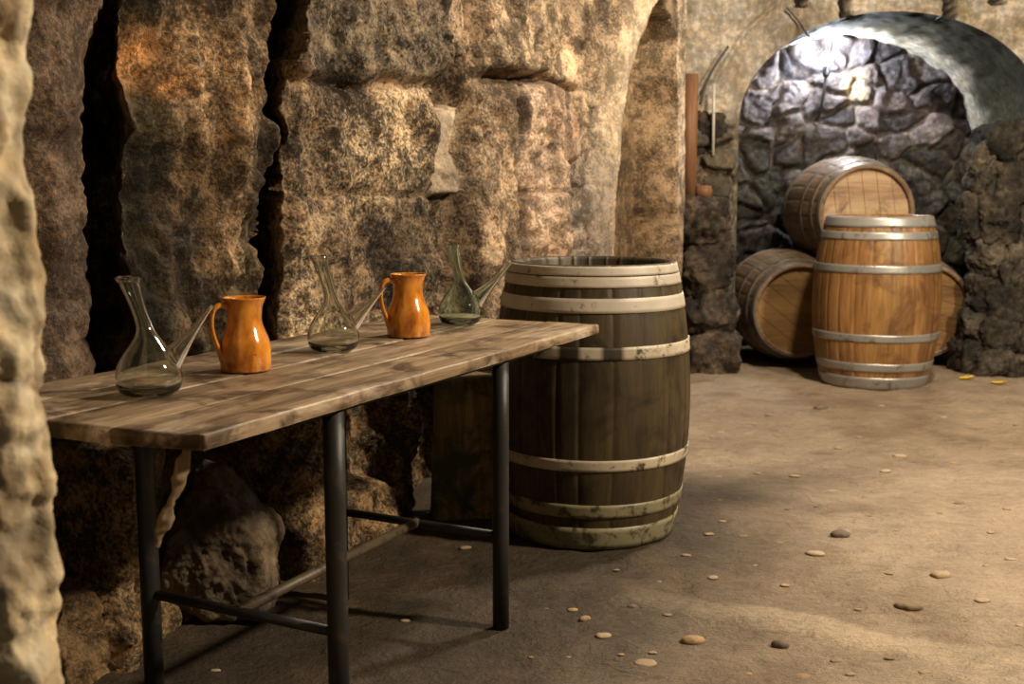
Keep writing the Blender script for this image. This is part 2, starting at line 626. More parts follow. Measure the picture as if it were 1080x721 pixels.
    # below the table: hollows between the foundation stones
    def hollow(x0, x1, y0, y1, deep, f=5):
        return -deep * sst(x0 - f, x0 + f, qx) * (1 - sst(x1 - f, x1 + f, qx)) * sst(y0 - f, y0 + f, qy) * (1 - sst(y1 - f, y1 + f, qy))
    d = d + hollow(40, 106, 452, 622, 0.30) + hollow(168, 302, 430, 632, 0.40) + hollow(444, 535, 392, 565, 0.16) + hollow(446, 474, 430, 560, 0.16) + hollow(372, 428, 400, 512, 0.10)
    low = sst(470, 500, qy)
    d = d + low * sst(106, 112, qx) * (1 - sst(128, 140, qx)) * 0.05 + low * sst(304, 309, qx) * (1 - sst(338, 346, qx)) * 0.05
    d = d + 0.05 * sst(585, 680, qy) * (0.5 + 0.5 * fbm(P, 5, 3, 77))
    # ---- stone colours (albedo)
    t1 = 0.5 + 0.5 * np.clip(fbm(P, 3.2, 5, 60), -1, 1)
    t2 = np.clip(0.5 + 0.8 * fbm(P, 1.6, 4, 61), 0, 1)
    sk = np.ones(len(u))
    def skm(v, m):
        nonlocal sk
        sk = sk * (1 - m) + v * m
    t3 = np.clip(0.5 + 0.9 * fbm(P * np.array([1, 0.4, 1]), 7.0, 4, 62), 0, 1)
    c = mix((0.10, 0.070, 0.045), (0.26, 0.185, 0.115), t1)
    c = mix(c, mix((0.045, 0.030, 0.021), (0.105, 0.070, 0.046), t2), near * 0.9)
    skm(0.55, near)
    c = mix(c, mix((0.022, 0.017, 0.010), (0.16, 0.105, 0.056), t3 ** 1.6), mass * up * 0.93)  # dark stone, with light falling off to the near left put into the colour
    skm(0.75, mass)
    dark_fade = mass * up * (1 - sst(150, 195, qx + 26 * fbm(P, 5, 3, 63))) * sst(-20, 30, qy + 40)  # mass colour gets darker towards the first cleft
    c = mix(c, (0.016, 0.016, 0.009), dark_fade * 0.85)
    ridge = np.exp(-((qx - 232 - 0.10 * (qy - 90)) / 15) ** 2) * sst(30, 70, qy) * (1 - sst(130, 170, qy)) * np.clip(0.5 + 1.3 * fbm(P * np.array([1, 0.3, 1]), 16, 3, 67), 0, 1)
    c = mix(c, (0.36, 0.235, 0.13), ridge * 0.85)
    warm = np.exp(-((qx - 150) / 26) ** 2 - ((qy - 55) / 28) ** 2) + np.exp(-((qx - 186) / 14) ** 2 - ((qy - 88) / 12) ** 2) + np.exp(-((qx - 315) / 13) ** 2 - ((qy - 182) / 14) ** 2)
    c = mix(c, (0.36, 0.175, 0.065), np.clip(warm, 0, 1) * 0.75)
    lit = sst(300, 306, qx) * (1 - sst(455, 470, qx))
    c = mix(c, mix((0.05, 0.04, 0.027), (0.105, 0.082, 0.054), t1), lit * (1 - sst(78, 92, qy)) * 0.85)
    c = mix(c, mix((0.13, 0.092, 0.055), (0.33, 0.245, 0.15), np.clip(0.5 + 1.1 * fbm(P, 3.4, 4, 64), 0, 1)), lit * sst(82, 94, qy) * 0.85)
    c = mix(c, (0.46, 0.37, 0.265), thin * 0.9)
    skm(0.2, thin)
    sl = sst(538, 544, qx) * (1 - sst(590, 604, qx)) * sst(84, 94, qy)
    c = mix(c, mix((0.23, 0.15, 0.098), (0.40, 0.295, 0.21), t3), sl * 0.9)
    c = mix(c, (0.27, 0.20, 0.125), sst(500, 510, qx) * (1 - sst(540, 640, qx)) * (1 - sst(70, 90, qy)) * 0.8)
    skm(0.5, sl)
    east = sst(470, 520, qx)
    skm(0.55, east * 0.7)
    streak = np.clip(fbm(P * np.array([1, 0.12, 1]), 13, 4, 66) * 1.4 - 0.1, 0, 1)
    c = mix(c, (0.085, 0.066, 0.046), east * streak * 0.75)
    blot = np.clip(fbm(P * np.array([1, 0.7, 1]), 3.0, 5, 68) * 1.7 - 0.1, 0, 1) * (1 - east)
    c = c * (1 - 0.6 * blot)[:, None]
    pale_blot = np.clip(fbm(P, 4.2, 4, 69) * 1.6 - 0.35, 0, 1) * (1 - near)  # random paler patches of stone
    c = c * (1 + 0.6 * pale_blot)[:, None]
    rvc = np.clip(rv, 0, 1)
    skm(0.35, rvc)
    c = mix(c, (0.46, 0.37, 0.26), rvc * 0.85 * (1 - sst(150, 200, qy) * 0.55))
    gz = sst(598, 606, qx) * (1 - sst(636, 646, qx)) * sst(120, 190, qy)
    c = mix(c, (0.16, 0.135, 0.11), gz * 0.7)
    cn = mix((0.26, 0.185, 0.105), (0.13, 0.085, 0.045), sst(60, 170, qy))
    c = mix(c, cn, niche)
    skm(0.6, niche)
    c = mix(c, (0.44, 0.36, 0.27), (px > 717) * 0.8 * (1 - sst(150, 230, qy)))
    c = mix(c, mix((0.11, 0.07, 0.035), (0.20, 0.13, 0.06), t1), sst(400, 440, qy) * 0.8)
    return soft, d, np.concatenate([c, sk[:, None]], 1), und


wall_left()


# ------------------------------------------------------------------ near stone edge at the left of the frame
def wall_near():
    prof = [(-20, 26), (0, 27), (40, 30), (80, 32), (120, 25), (180, 26), (240, 29), (300, 40), (330, 43), (385, 45), (405, 40), (440, 46), (500, 53), (560, 49), (600, 55), (650, 60), (690, 65), (760, 66), (900, 70)]
    YN = 1.2
    z = np.arange(-0.02, 2.4, 0.006)
    pr = []
    for y, x in prof:
        p = on_y(x, y, YN)
        pr.append((p.z, p.x))
    pr.sort()
    pr = np.array(pr)
    ex = np.interp(z, pr[:, 0], pr[:, 1])
    n = 90
    uu = np.linspace(0, 1, n)
    # section: front face, rounded arris, flank going back
    sec = []
    for t in uu:
        if t < 0.5:
            k = t / 0.5
            sec.append((-0.55 * (1 - k) - 0.03, -0.10 + 0.03 * k, 0))
        elif t < 0.7:
            a = (t - 0.5) / 0.2 * PI / 2
            sec.append((-0.03 + 0.03 * math.sin(a), -0.07 + 0.07 * (1 - math.cos(a)), 0))
        else:
            k = (t - 0.7) / 0.3
            sec.append((-0.45 * k ** 1.3, 0.0 + 0.36 * k, 0))
    sec = np.array(sec)
    X = ex[None, :] + sec[:, 0][:, None]
    Y = YN + sec[:, 1][:, None] + 0 * X
    Z = z[None, :] + 0 * X
    V = np.stack([X, Y, Z], -1).reshape(-1, 3)
    _, py = proj(V[:, 0] * 0 + V[:, 0], V[:, 1], V[:, 2])
    py = py + 16 * fbm(V, 7, 3, 5) + 60 * (V[:, 0] + 0.53)
    jl = [275, 408, 525, 618]
    j = sum(np.exp(-((py - y) / 5.0) ** 2) for y in jl) * (0.4 + 0.6 * np.clip(0.5 + fbm(V, 6, 3, 51), 0, 1)) + 0.35 * sum(np.exp(-((py - y) / 5.0) ** 2) for y in (120, 330, 470))
    d = 0.020 * fbm(V, 9, 5, 8) + 0.010 * fbm(V, 26, 5, 9) - 0.007 * j
    V[:, 0] += d
    V[:, 1] -= d * 0.8
    k = np.clip(0.5 + 0.9 * fbm(V, 8, 4, 12), 0, 1)
    c = mix((0.40, 0.31, 0.185), (0.60, 0.50, 0.33), k)
    c = mix(c, (0.20, 0.15, 0.09), np.clip(fbm(V, 14, 4, 14) * 1.6 - 0.25, 0, 1) * 0.8)
    c = mix(c, (0.19, 0.14, 0.08), np.clip(j, 0, 1) * 0.7)
    o = mesh_obj('wall_near', V, grid_faces(n, len(z))[:, ::-1], M_NEAR, col=c)
    tag(o, kind='structure')


wall_near()


# ------------------------------------------------------------------ floor
def floor_h(x, y):
    x = np.atleast_1d(np.asarray(x, float))
    y = np.atleast_1d(np.asarray(y, float))
    P = np.stack([x, y, x * 0], 1)
    a = 0.012 * fbm(P, 1.1, 4, 100) + 0.006 * fbm(P, 5, 4, 101)
    k = 0.45 + 0.55 * sst(0.3, 0.5, np.hypot(x - 0.256, y - 3.62))
    return a * k


def floor_z(x, y):
    return float(floor_h(x, y)[0])


def make_floor():
    x = np.arange(-2.2, 4.4, 0.02)
    y = np.concatenate([np.arange(0.5, 4.5, 0.018), np.arange(4.5, 8.3, 0.03)])
    XX, YY = np.meshgrid(x, y, indexing='ij')
    X, Y = XX.ravel(), YY.ravel()
    P = np.stack([X, Y, X * 0], 1)
    h = floor_h(X, Y) + 0.004 * fbm(P, 17, 4, 102)
    c = mix((0.25, 0.185, 0.122), (0.325, 0.248, 0.17), np.clip(0.5 + fbm(P, 1.6, 4, 103), 0, 1))
    # old kerb line of flush pale stone crossing the earth
    a, b = np.array(on_z(560, 603))[:2], np.array(on_z(1080, 697))[:2]
    dv = (b - a) / np.linalg.norm(b - a)
    q = (X - a[0]) * -dv[1] + (Y - a[1]) * dv[0] + 0.02 * fbm(P, 4, 3, 104)
    al = (X - a[0]) * dv[0] + (Y - a[1]) * dv[1]
    band = sst(-0.085, -0.06, q) * (1 - sst(0.045, 0.07, q)) * sst(0.0, 0.2, al)
    c = mix(c, (0.40, 0.31, 0.205), band * 0.8 * (1 - 0.6 * sst(0.9, 1.4, al)))
    h = h + 0.006 * band
    # darker earth by the table and along the wall
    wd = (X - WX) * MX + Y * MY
    dark_earth = (1 - sst(0.85, 1.45, wd + 0.14 * fbm(P, 3, 4, 105))) * (1 - sst(4.0, 4.6, Y))
    c = mix(c, (0.032, 0.023, 0.014), dark_earth * 0.92)
    dk = np.clip(fbm(P, 4.5, 5, 106) * 1.5 - 0.35, 0, 1)
    c = mix(c, (0.13, 0.085, 0.048), dk * 0.5)
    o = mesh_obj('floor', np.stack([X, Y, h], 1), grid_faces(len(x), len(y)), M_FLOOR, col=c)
    tag(o, kind='structure')


make_floor()

# ------------------------------------------------------------------ arch wall, vault and recess at the far end
AY, BY = 6.92, 8.12
ACX, AR, ASP, ARISE = 2.270, 0.912, 1.49, 0.645


def arch_curve(n=260, rx=AR, rise=ARISE, x_low=None):
    """left foot -> arch -> right foot, as (x, z), evenly spaced"""
    pts = [(ACX - rx, z) for z in np.linspace(-0.05, ASP, 60)[:-1]]
    a = np.linspace(PI, 0, 140)
    pts += [(ACX + rx * math.cos(k), ASP + rise * math.sin(k)) for k in a]
    pts += [(ACX + rx, z) for z in np.linspace(ASP, -0.05, 60)[1:]]
    p = np.array(pts)
    L = np.concatenate([[0], np.cumsum(np.hypot(*np.diff(p, axis=0).T))])
    t = np.linspace(0, L[-1], n)
    return np.stack([np.interp(t, L, p[:, 0]), np.interp(t, L, p[:, 1])], 1)


def rubble(u, v, n, seed):
    f1, f2, cid = voronoi(u * n, v * n * 1.15, seed)
    e = f2 - f1
    return e, cid


def wall_arch():
    B = arch_curve(420)
    x0, x1, zt = 0.55, 4.4, 2.85
    nb = len(B)
    O = np.zeros_like(B)
    for i, (x, z) in enumerate(B):
        if z < ASP and x < ACX:
            O[i] = (x0, z)
        elif z < ASP:
            O[i] = (x1, z)
        else:
            a = math.atan2((z - ASP) / ARISE, (x - ACX) / AR)
            dx, dz = math.cos(a), math.sin(a)
            k = 1e9
            if dx > 1e-6:
                k = min(k, (x1 - ACX) / dx)
            if dx < -1e-6:
                k = min(k, (x0 - ACX) / dx)
            if dz > 1e-6:
                k = min(k, (zt - ASP) / dz)
            O[i] = (ACX + dx * k, ASP + dz * k)
    nv = 110
    t = np.linspace(0, 1, nv) ** 1.25
    X = B[:, 0][:, None] * (1 - t) + O[:, 0][:, None] * t
    Z = B[:, 1][:, None] * (1 - t) + O[:, 1][:, None] * t
    x, z = X.ravel(), Z.ravel()
    P = np.stack([x, z, x * 0], 1)
    edge = np.repeat(t[None, :], nb, 0).ravel()
    k = sst(0.0, 0.06, edge)
    d = 0.025 * fbm(P, 3, 4, 200) + 0.008 * fbm(P, 14, 4, 201)
    lowm = 1 - sst(ASP - 0.12, ASP + 0.06, z + 0.06 * fbm(P, 4, 3, 203))
    e, cid = rubble(x, z, 4.6, 11)
    d = d + lowm * (0.10 * sst(0.0, 0.28, e) + 0.05 * cid - 0.03)
    # sockets left by old beams
    px, py = proj(x, x * 0 + AY, z)
    hole = 0
    for (a, b, c_, e_) in ((840, 852, -30, 7), (887, 899, -30, 19), (995, 1008, -30, 20), (1044, 1060, -30, 5)):
        hole = np.maximum(hole, sst(a - 1, a + 1, px) * (1 - sst(b - 1, b + 1, px)) * sst(c_ - 1, c_ + 1, py) * (1 - sst(e_ - 1, e_ + 1, py)))
    d = d * k - 0.16 * hole
    # ring of voussoirs around the arch, and a groin line on the left
    ring = (edge < 0.10) & (z > ASP - 0.1)
    g = np.exp(-((px - np.interp(py, [0, 35, 100, 160], [822, 785, 744, 728])) / 3.5) ** 2) * (py < 130)
    d = d + 0.03 * g
    c = mix((0.22, 0.19, 0.145), (0.37, 0.325, 0.26), np.clip(0.5 + fbm(P, 2.4, 4, 204), 0, 1))
    c = mix(c, (0.14, 0.115, 0.062), np.clip(fbm(P, 5, 4, 205) * 1.3 - 0.2, 0, 1) * 0.7)
    rc = mix((0.055, 0.048, 0.036), (0.15, 0.125, 0.09), cid)
    rc = mix((0.17, 0.14, 0.10), rc, sst(0.02, 0.14, e))
    c = mix(c, rc, lowm)
    c = mix(c, (0.025, 0.02, 0.016), hole)
    V = np.stack([x, AY - d, z], 1)
    tag(mesh_obj('wall_arch', V, grid_faces(nb, nv), M_PLASTER, col=c), kind='structure')

    # the vault over the recess (and its two side walls)
    B = arch_curve(300)
    ys = np.linspace(AY, BY + 0.03, 90)
    n2 = len(ys)
    X = np.repeat(B[:, 0][:, None], n2, 1).ravel()
    Z = np.repeat(B[:, 1][:, None], n2, 1).ravel()
    Y = np.repeat(ys[None, :], len(B), 0).ravel()
    P = np.stack([X, Y, Z], 1)
    ke = sst(AY, AY + 0.07, Y)
    rx, rz = (X - ACX) / AR, np.clip((Z - ASP) / ARISE, 0, 1)
    l = np.hypot(rx, rz) + 1e-6
    lowm = 1 - sst(ASP - 0.02, ASP + 0.03, Z)
    e, cid = rubble(Y + X * 0.1, Z, 5, 21)
    dd = (0.02 * fbm(P, 4, 4, 210) + 0.012 * fbm(P * np.array([1, 0.3, 1]), 12, 4, 211)) * (1 - lowm) + lowm * (0.07 * sst(0, 0.25, e) - 0.085)
    dd = dd * ke
    V = np.stack([X - rx / l * dd, Y, Z - rz / l * dd * (Z > ASP)], 1)
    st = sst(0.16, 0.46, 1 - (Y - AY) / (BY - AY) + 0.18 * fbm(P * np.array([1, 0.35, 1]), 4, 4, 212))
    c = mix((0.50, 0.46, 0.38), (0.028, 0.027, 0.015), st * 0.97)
    c = mix(c, (0.05, 0.048, 0.03), np.clip(fbm(P * np.array([1, 0.4, 1]), 8, 4, 213) * 1.3 - 0.15, 0, 1) * 0.55)
    rc = mix((0.05, 0.045, 0.035), (0.13, 0.11, 0.08), cid)
    c = mix(c, rc, lowm)
    lowleft = int(np.argmax(B[:, 1] > ASP - 0.01))
    lowright = len(B) - int(np.argmax(B[::-1, 1] > ASP - 0.01))
    V, c = V.reshape(len(B), n2, 3), c.reshape(len(B), n2, 3)
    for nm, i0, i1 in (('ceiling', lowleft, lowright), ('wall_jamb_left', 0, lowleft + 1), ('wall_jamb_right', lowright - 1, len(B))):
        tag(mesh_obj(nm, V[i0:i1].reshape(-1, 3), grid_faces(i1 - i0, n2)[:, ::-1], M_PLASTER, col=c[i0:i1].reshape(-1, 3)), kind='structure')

    # rubble wall closing the recess
    xs = np.arange(1.05, 3.3, 0.013)
    zs = np.arange(-0.05, 2.3, 0.013)
    XX, ZZ = np.meshgrid(xs, zs, indexing='ij')
    x, z = XX.ravel(), ZZ.ravel()
    P = np.stack([x, z, x * 0], 1)
    w = 0.11
    e, cid = rubble(x + w * fbm(P, 3, 3, 220), z + w * fbm(P, 3, 3, 221), 4.3, 31)
    e2, cid2 = rubble(x + w * fbm(P, 3, 3, 222), z, 9.0, 32)
    big = sst(0.0, 0.30, e)
    d = 0.06 * big + 0.055 * cid + 0.03 * fbm(P, 6, 5, 223) + 0.012 * sst(0, 0.2, e2)
    c = mix((0.045, 0.040, 0.046), (0.15, 0.128, 0.135), cid)
    c = mix(c, (0.30, 0.25, 0.21), (1 - sst(0.03, 0.12, e)) * 0.7 * np.clip(0.6 + fbm(P, 3, 3, 225), 0, 1))
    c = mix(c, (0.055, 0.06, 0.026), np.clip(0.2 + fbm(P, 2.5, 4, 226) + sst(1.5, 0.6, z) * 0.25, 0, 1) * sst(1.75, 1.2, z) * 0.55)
    c = mix(c, mix((0.022, 0.022, 0.014), (0.07, 0.062, 0.05), cid), sst(1.62, 1.2, z + 0.25 * fbm(P, 2, 3, 229)) * 0.8)  # lower stones painted darker for the arch's shade over the recess
    pale = np.exp(-((x - on_y(899, 92, BY).x) / 0.07) ** 2 - ((z - on_y(899, 92, BY).z) / 0.09) ** 2)
    c = mix(c, (0.52, 0.42, 0.27), np.clip(pale * 1.4, 0, 1) * 0.8)
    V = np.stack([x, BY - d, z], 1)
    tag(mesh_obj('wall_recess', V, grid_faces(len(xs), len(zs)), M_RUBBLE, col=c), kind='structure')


wall_arch()


def stones(name, specs, mat, pal, sub=5, rough=0.15, soft=6):
    Vs, Fs, Cs, off = [], [], [], 0
    for i, (cx, cy, cz, hx, hy, hz, seed) in enumerate(specs):
        V, Fc = rock((hx, hy, hz), seed, rough, sub, soft=soft, freq=2.2)
        V = V + np.array([cx, cy, cz])
        k = np.clip(0.5 + 0.8 * fbm(V, 7, 4, seed + 3), 0, 1)
        c = mix(pal[0], pal[1], k) * (0.6 + 0.8 * ((seed * 37) % 10) / 10)
        Vs.append(V)
        Cs.append(c)
        Fs += [[a + off for a in f] for f in Fc]
        off += len(V)
    o = mesh_obj(name, np.concatenate(Vs), Fs, mat, col=np.concatenate(Cs))
    return tag(o, kind='structure')


def px_stone(x0, x1, y0, y1, Y, depth, seed):
    a, b = on_y(x0, y1, Y), on_y(x1, y0, Y)
    return ((a.x + b.x) / 2, Y + depth / 2, (a.z + b.z) / 2, (b.x - a.x) / 2, depth / 2, (b.z - a.z) / 2, seed)


# rough pier carrying the left side of the arch
stones('wall_pier', [
    px_stone(733, 772, 118, 166, 6.86, 0.34, 3), px_stone(731, 771, 164, 212, 6.84, 0.34, 4),
    px_stone(716, 773, 206, 258, 6.70, 0.46, 5), px_stone(718, 773, 254, 310, 6.70, 0.46, 6),
    px_stone(718, 779, 306, 358, 6.70, 0.46, 7), px_stone(722, 785, 352, 402, 6.66, 0.48, 8),
], M_PIER, ((0.026, 0.021, 0.017), (0.10, 0.074, 0.052)), rough=0.2, soft=4.5)
# rough stones at the right foot of the arch
stones('wall_buttress', [
    px_stone(1040, 1122, 128, 176, 6.74, 0.2, 13), px_stone(1026, 1060, 150, 206, 6.76, 0.16, 14), px_stone(1054, 1130, 170, 214, 6.72, 0.2, 33),
    px_stone(1036, 1082, 200, 258, 6.70, 0.2, 15), px_stone(1076, 1130, 208, 270, 6.73, 0.18, 34), px_stone(1016, 1046, 206, 250, 6.77, 0.14, 16),
    px_stone(1029, 1062, 250, 296, 6.72, 0.18, 17), px_stone(1056, 1108, 258, 306, 6.68, 0.22, 18), px_stone(1027, 1054, 290, 332, 6.72, 0.18, 19),
    px_stone(1044, 1096, 300, 342, 6.66, 0.24, 20), px_stone(1022, 1050, 328, 366, 6.70, 0.2, 21), px_stone(1040, 1084, 336, 376, 6.64, 0.26, 22),
    px_stone(1076, 1130, 340, 384, 6.66, 0.24, 35), px_stone(1014, 1040, 362, 397, 6.66, 0.24, 36), px_stone(1030, 1072, 368, 400, 6.58, 0.3, 37), px_stone(1064, 1120, 374, 404, 6.54, 0.3, 38),
], M_PIER, ((0.018, 0.016, 0.012), (0.088, 0.072, 0.052)), rough=0.2, soft=4.5)


# ------------------------------------------------------------------ barrels
def barrel(name, loc, rot, H, rb, rh, staves, m_body, m_head, hoops, head_in=0.035, thick=0.024, seed=1, tone=(0.8, 1.2), headrot=0.4, rivet_at=None):
    R = random.Random(seed)
    root = empty(name, loc, rot)

    def rad(z):
        q = 2 * z / H - 1
        return rb - (rb - rh) * abs(q) ** 2.1

    zs = np.linspace(0.006, H - 0.006, 46)
    prof = [(rad(0) - thick * 0.9, 0.012), (rad(0) - thick * 0.75, 0.0), (rad(0) - 0.004, 0.0)]
    prof += [(rad(z), z) for z in zs]
    prof += [(rad(H) - 0.004, H), (rad(H) - thick * 0.75, H), (rad(H) - thick, H - 0.012), (rad(H) - thick, H - head_in - 0.03), (rad(H) - thick - 0.01, H - head_in - 0.06)]
    # staves of uneven width with a fine groove between
    wd = [R.uniform(0.7, 1.3) for _ in range(staves)]
    tot = sum(wd)
    ang, grooved, tones = [], [], []
    a = R.uniform(0, 1)
    for w in wd:
        da = w / tot * 2 * PI
        tn = R.uniform(*tone)
        tn = np.array([tn, tn * R.uniform(0.95, 1.03), tn * R.uniform(0.9, 1.06)])
        for f, g in ((0.0, 0.0022), (0.04, 0.0), (0.28, 0.0), (0.52, 0.0), (0.76, 0.0), (0.96, 0.0)):
            ang.append(a + da * f)
            grooved.append(g)
            tones.append(tn * (0.8 if g else 1.0))
        a += da
    n, m = len(ang), len(prof)
    pr = np.array(prof)
    V = np.zeros((n, m, 3))
    C = np.zeros((n, m, 3))
    for i in range(n):
        r = pr[:, 0] - grooved[i]
        V[i, :, 0] = math.cos(ang[i]) * r
        V[i, :, 1] = math.sin(ang[i]) * r
        V[i, :, 2] = pr[:, 1]
        C[i] = tones[i]
    Fc = [list(q) for q in grid_faces(n, m, True)]
    mesh_obj('body', V.reshape(-1, 3), Fc, m_body, root, col=C.reshape(-1, 3))
    # heads, made of edge-glued boards
    for zz, nm in ((H - head_in, 1), (0.03, -1)):
        r = rad(H) - thick + 0.004
        Vh, Fh = [], []
        nb = 6
        xs = np.linspace(-r, r, nb + 1)
        bm = bmesh.new()
        for i in range(nb):
            xa, xb = xs[i] + 0.0012, xs[i + 1] - 0.0012
            top = []
            k = 10
            for j in range(k + 1):
                x = xa + (xb - xa) * j / k
                top.append((x, math.sqrt(max(r * r - x * x, 0))))
            ring = top + [(x, -y) for x, y in reversed(top)]
            # drop doubles at the pole
            rr = []
            for p in ring:
                if not rr or math.hypot(p[0] - rr[-1][0], p[1] - rr[-1][1]) > 1e-5:
                    rr.append(p)
            if math.hypot(rr[0][0] - rr[-1][0], rr[0][1] - rr[-1][1]) < 1e-5:
                rr.pop()
            dz = R.uniform(-0.001, 0.001)
            lo = [bm.verts.new((x, y, zz - 0.018)) for x, y in rr]
            hi = [bm.verts.new((x, y, zz + dz)) for x, y in rr]
            bm.faces.new(hi)
            bm.faces.new(lo[::-1])
            for j in range(len(rr)):
                q = (j + 1) % len(rr)
                bm.faces.new([lo[j], lo[q], hi[q], hi[j]])
        bmesh.ops.rotate(bm, verts=bm.verts, cent=(0, 0, 0), matrix=Matrix.Rotation(headrot, 3, 'Z'))
        me = bpy.data.meshes.new('head')
        bmesh.ops.recalc_face_normals(bm, faces=bm.faces)
        bm.to_mesh(me)
        bm.free()
        me.materials.append(m_head)
        o = bpy.data.objects.new('head', me)
        COL.objects.link(o)
        o.parent = root
        if nm < 0:
            break
    for hp in hoops:
        z0, z1, mt = hp[:3]
        lab = hp[3] if len(hp) > 3 else None
        e = 0.0035
        pts = []
        zc = np.linspace(z0, z1, 5)
        pts = [(rad(z0) - 0.002, z0)] + [(rad(z) + e, z + (0.0008 if z == z0 else (-0.0008 if z == z1 else 0))) for z in zc] + [(rad(z1) - 0.002, z1)]
        Vh, Fh = lathe(pts, 120, closed=True)
        ca = None
        if len(hp) > 4:
            an = np.arctan2(Vh[:, 1], Vh[:, 0])
            ca = hp[4](an)
        ob = mesh_obj('hoop', Vh, Fh, mt, root, col=ca)
        if lab:
            ob['label'] = lab
        # the riveted lap of the hoop
        ra = R.uniform(0, 2 * PI) if rivet_at is None else rivet_at + R.uniform(-0.5, 0.5)
        arc = np.linspace(ra, ra + 0.16, 8)
        zc = (z0 + z1) / 2
        rl = rad(zc) + e
        if (z1 - z0) > 0.02:
            bmv, bmf = [], []
            for q in (ra + 0.04, ra + 0.12):
                D, Fi = ico(2)
                off = len(bmv)
                for v in D:
                    bmv.append((math.cos(q) * rl + v[0] * 0.005, math.sin(q) * rl + v[1] * 0.005, zc + v[2] * 0.005))
                bmf += [[i + off for i in f] for f in Fi]
            mesh_obj('rivet', bmv, bmf, mt, ob)
    return root


def front_z(px, py, cx, cy, rfun):
    """height of the spot of a standing barrel's front seen at that pixel"""
    z = 0.5
    for _ in range(12):
        r = rfun(z)
        d = ray(px, py)
        # hit of the vertical cylinder of radius r
        A = d[0] ** 2 + d[1] ** 2
        B = -2 * (d[0] * cx + d[1] * cy)
        Cc = cx * cx + cy * cy - r * r
        disc = max(B * B - 4 * A * Cc, 0)
        t = (-B - math.sqrt(disc)) / (2 * A)
        z = CAM_H + d[2] * t
    return z


# the old open barrel behind the table
GX, GY, GH, GRB, GRH = 0.256, 3.62, 0.875, 0.316, 0.262
gz0 = floor_z(GX, GY) - 0.004
grad = lambda z: GRB - (GRB - GRH) * abs(2 * min(max(z / GH, 0), 1) - 1) ** 2.1
gz = lambda y: min(max(front_z(632, y, GX, GY, grad) - gz0, 0.003), GH - 0.003)


def worn(an):
    # paint flaked off one stretch of this hoop
    c = np.ones((len(an), 3))
    a = np.degrees(an)
    bare = ((a > -88) & (a < -77)) | ((a > -112) & (a < -101)) | (a < -128)
    c[bare] = (0.07, 0.058, 0.04)
    return c


barrel_root = barrel('barrel', (GX, GY, gz0), (0, 0, 0), GH, GRB, GRH, 24, M_GREENWOOD, M_GREENWOOD, [
    (gz(291.5), gz(279.5), M_WHITEHOOP, 'whitewashed top hoop'), (gz(304), gz(292.2), M_WHITEHOOP, 'whitewashed hoop under the top hoop'),
    (gz(331), gz(315), M_WHITEHOOP, 'whitewashed hoop below the dark gap'), (gz(380.5), gz(366.5), M_WORNHOOP, 'hoop with flaking white paint', worn),
    (gz(498), gz(486), M_WORNHOOP, 'hoop with flaking pale paint'), (gz(547), gz(533), M_GREENHOOP, 'mossy grey hoop'), (gz(579), gz(557), M_GREENHOOP, 'broad mossy grey bottom hoop')],
    head_in=0.10, seed=4, tone=(0.86, 1.14))
for ch in barrel_root.children:
    if ch.name.startswith('hoop') and ch.data.attributes.get('Col') is None and ch.data.materials[0] == M_WORNHOOP:
        a = ch.data.attributes.new('Col', 'FLOAT_COLOR', 'POINT')
        a.data.foreach_set('color', [1.0] * (4 * len(ch.data.vertices)))
tag(barrel_root, 'dark olive wooden barrel with whitewashed hoops standing behind the far end of the table', 'barrel')

# upright oak barrel at the far end
OH, ORB, ORH = 0.955, 0.352, 0.285
OXc, OYc = 2.075, 6.46
OXc = on_y(924.5, 300, OYc).x
oz0 = floor_z(OXc, OYc) - 0.004
orad = lambda z: ORB - (ORB - ORH) * abs(2 * min(max(z / OH, 0), 1) - 1) ** 2.1
oz = lambda y: min(max(front_z(924, y, OXc, OYc, orad) - oz0, 0.003), OH - 0.003)
tag(barrel('barrel', (OXc, OYc, oz0), (0, 0, 0.3), OH, ORB, ORH, 26, M_OAK, M_HEADWOOD, [
    (oz(240), oz(223), M_GALV), (oz(253.5), oz(244.5), M_GALV), (oz(289), oz(280), M_GALV), (oz(362), oz(353.5), M_GALV), (oz(393), oz(384), M_GALV), (oz(411), oz(398.5), M_GALV)],
    head_in=0.04, seed=9, tone=(0.8, 1.2)), 'upright orange oak barrel with six galvanised hoops in front of the stacked barrels', 'barrel')

# three barrels lying in the recess
LYF, LH = 6.93, 0.95
bands = [(0.004, 0.05), (0.10, 0.135), (0.25, 0.285), (LH - 0.285, LH - 0.25), (LH - 0.135, LH - 0.10), (LH - 0.05, LH - 0.004)]
xl, xr = on_y(845, 329, LYF).x, on_y(976, 329, LYF).x
xm = (xl + xr) / 2
zb = 0.352 + max(floor_z(xl, 7.4), floor_z(xr, 7.4))
hp = lambda: [(a, b, M_DARKHOOP) for a, b in bands]
half = (xr - xl) / 2
if half < 0.354:
    half = 0.354
xl, xr = xm - half, xm + half
zt_ = zb + math.sqrt(0.707 ** 2 - half ** 2)
for (x, z, hm, lab, rr) in ((xl, zb, M_HEADLOW, 'amber-headed barrel lying at the left of the bottom row in the recess', 0.9),
                            (xr, zb, M_HEADLOW, 'barrel lying in the recess mostly hidden behind the right side of the upright barrel', 1.3),
                            (xm, zt_, M_HEADWOOD, 'pale-headed barrel lying on top of the two lower ones in the recess', 0.15)):
    tag(barrel('barrel', (x, LYF + LH, z), (PI / 2, 0, 0), LH, 0.352, 0.285, 26, M_OAKGREY, hm, hp(), head_in=0.03, seed=int(x * 100), tone=(0.85, 1.15), headrot=rr), lab, 'barrel')

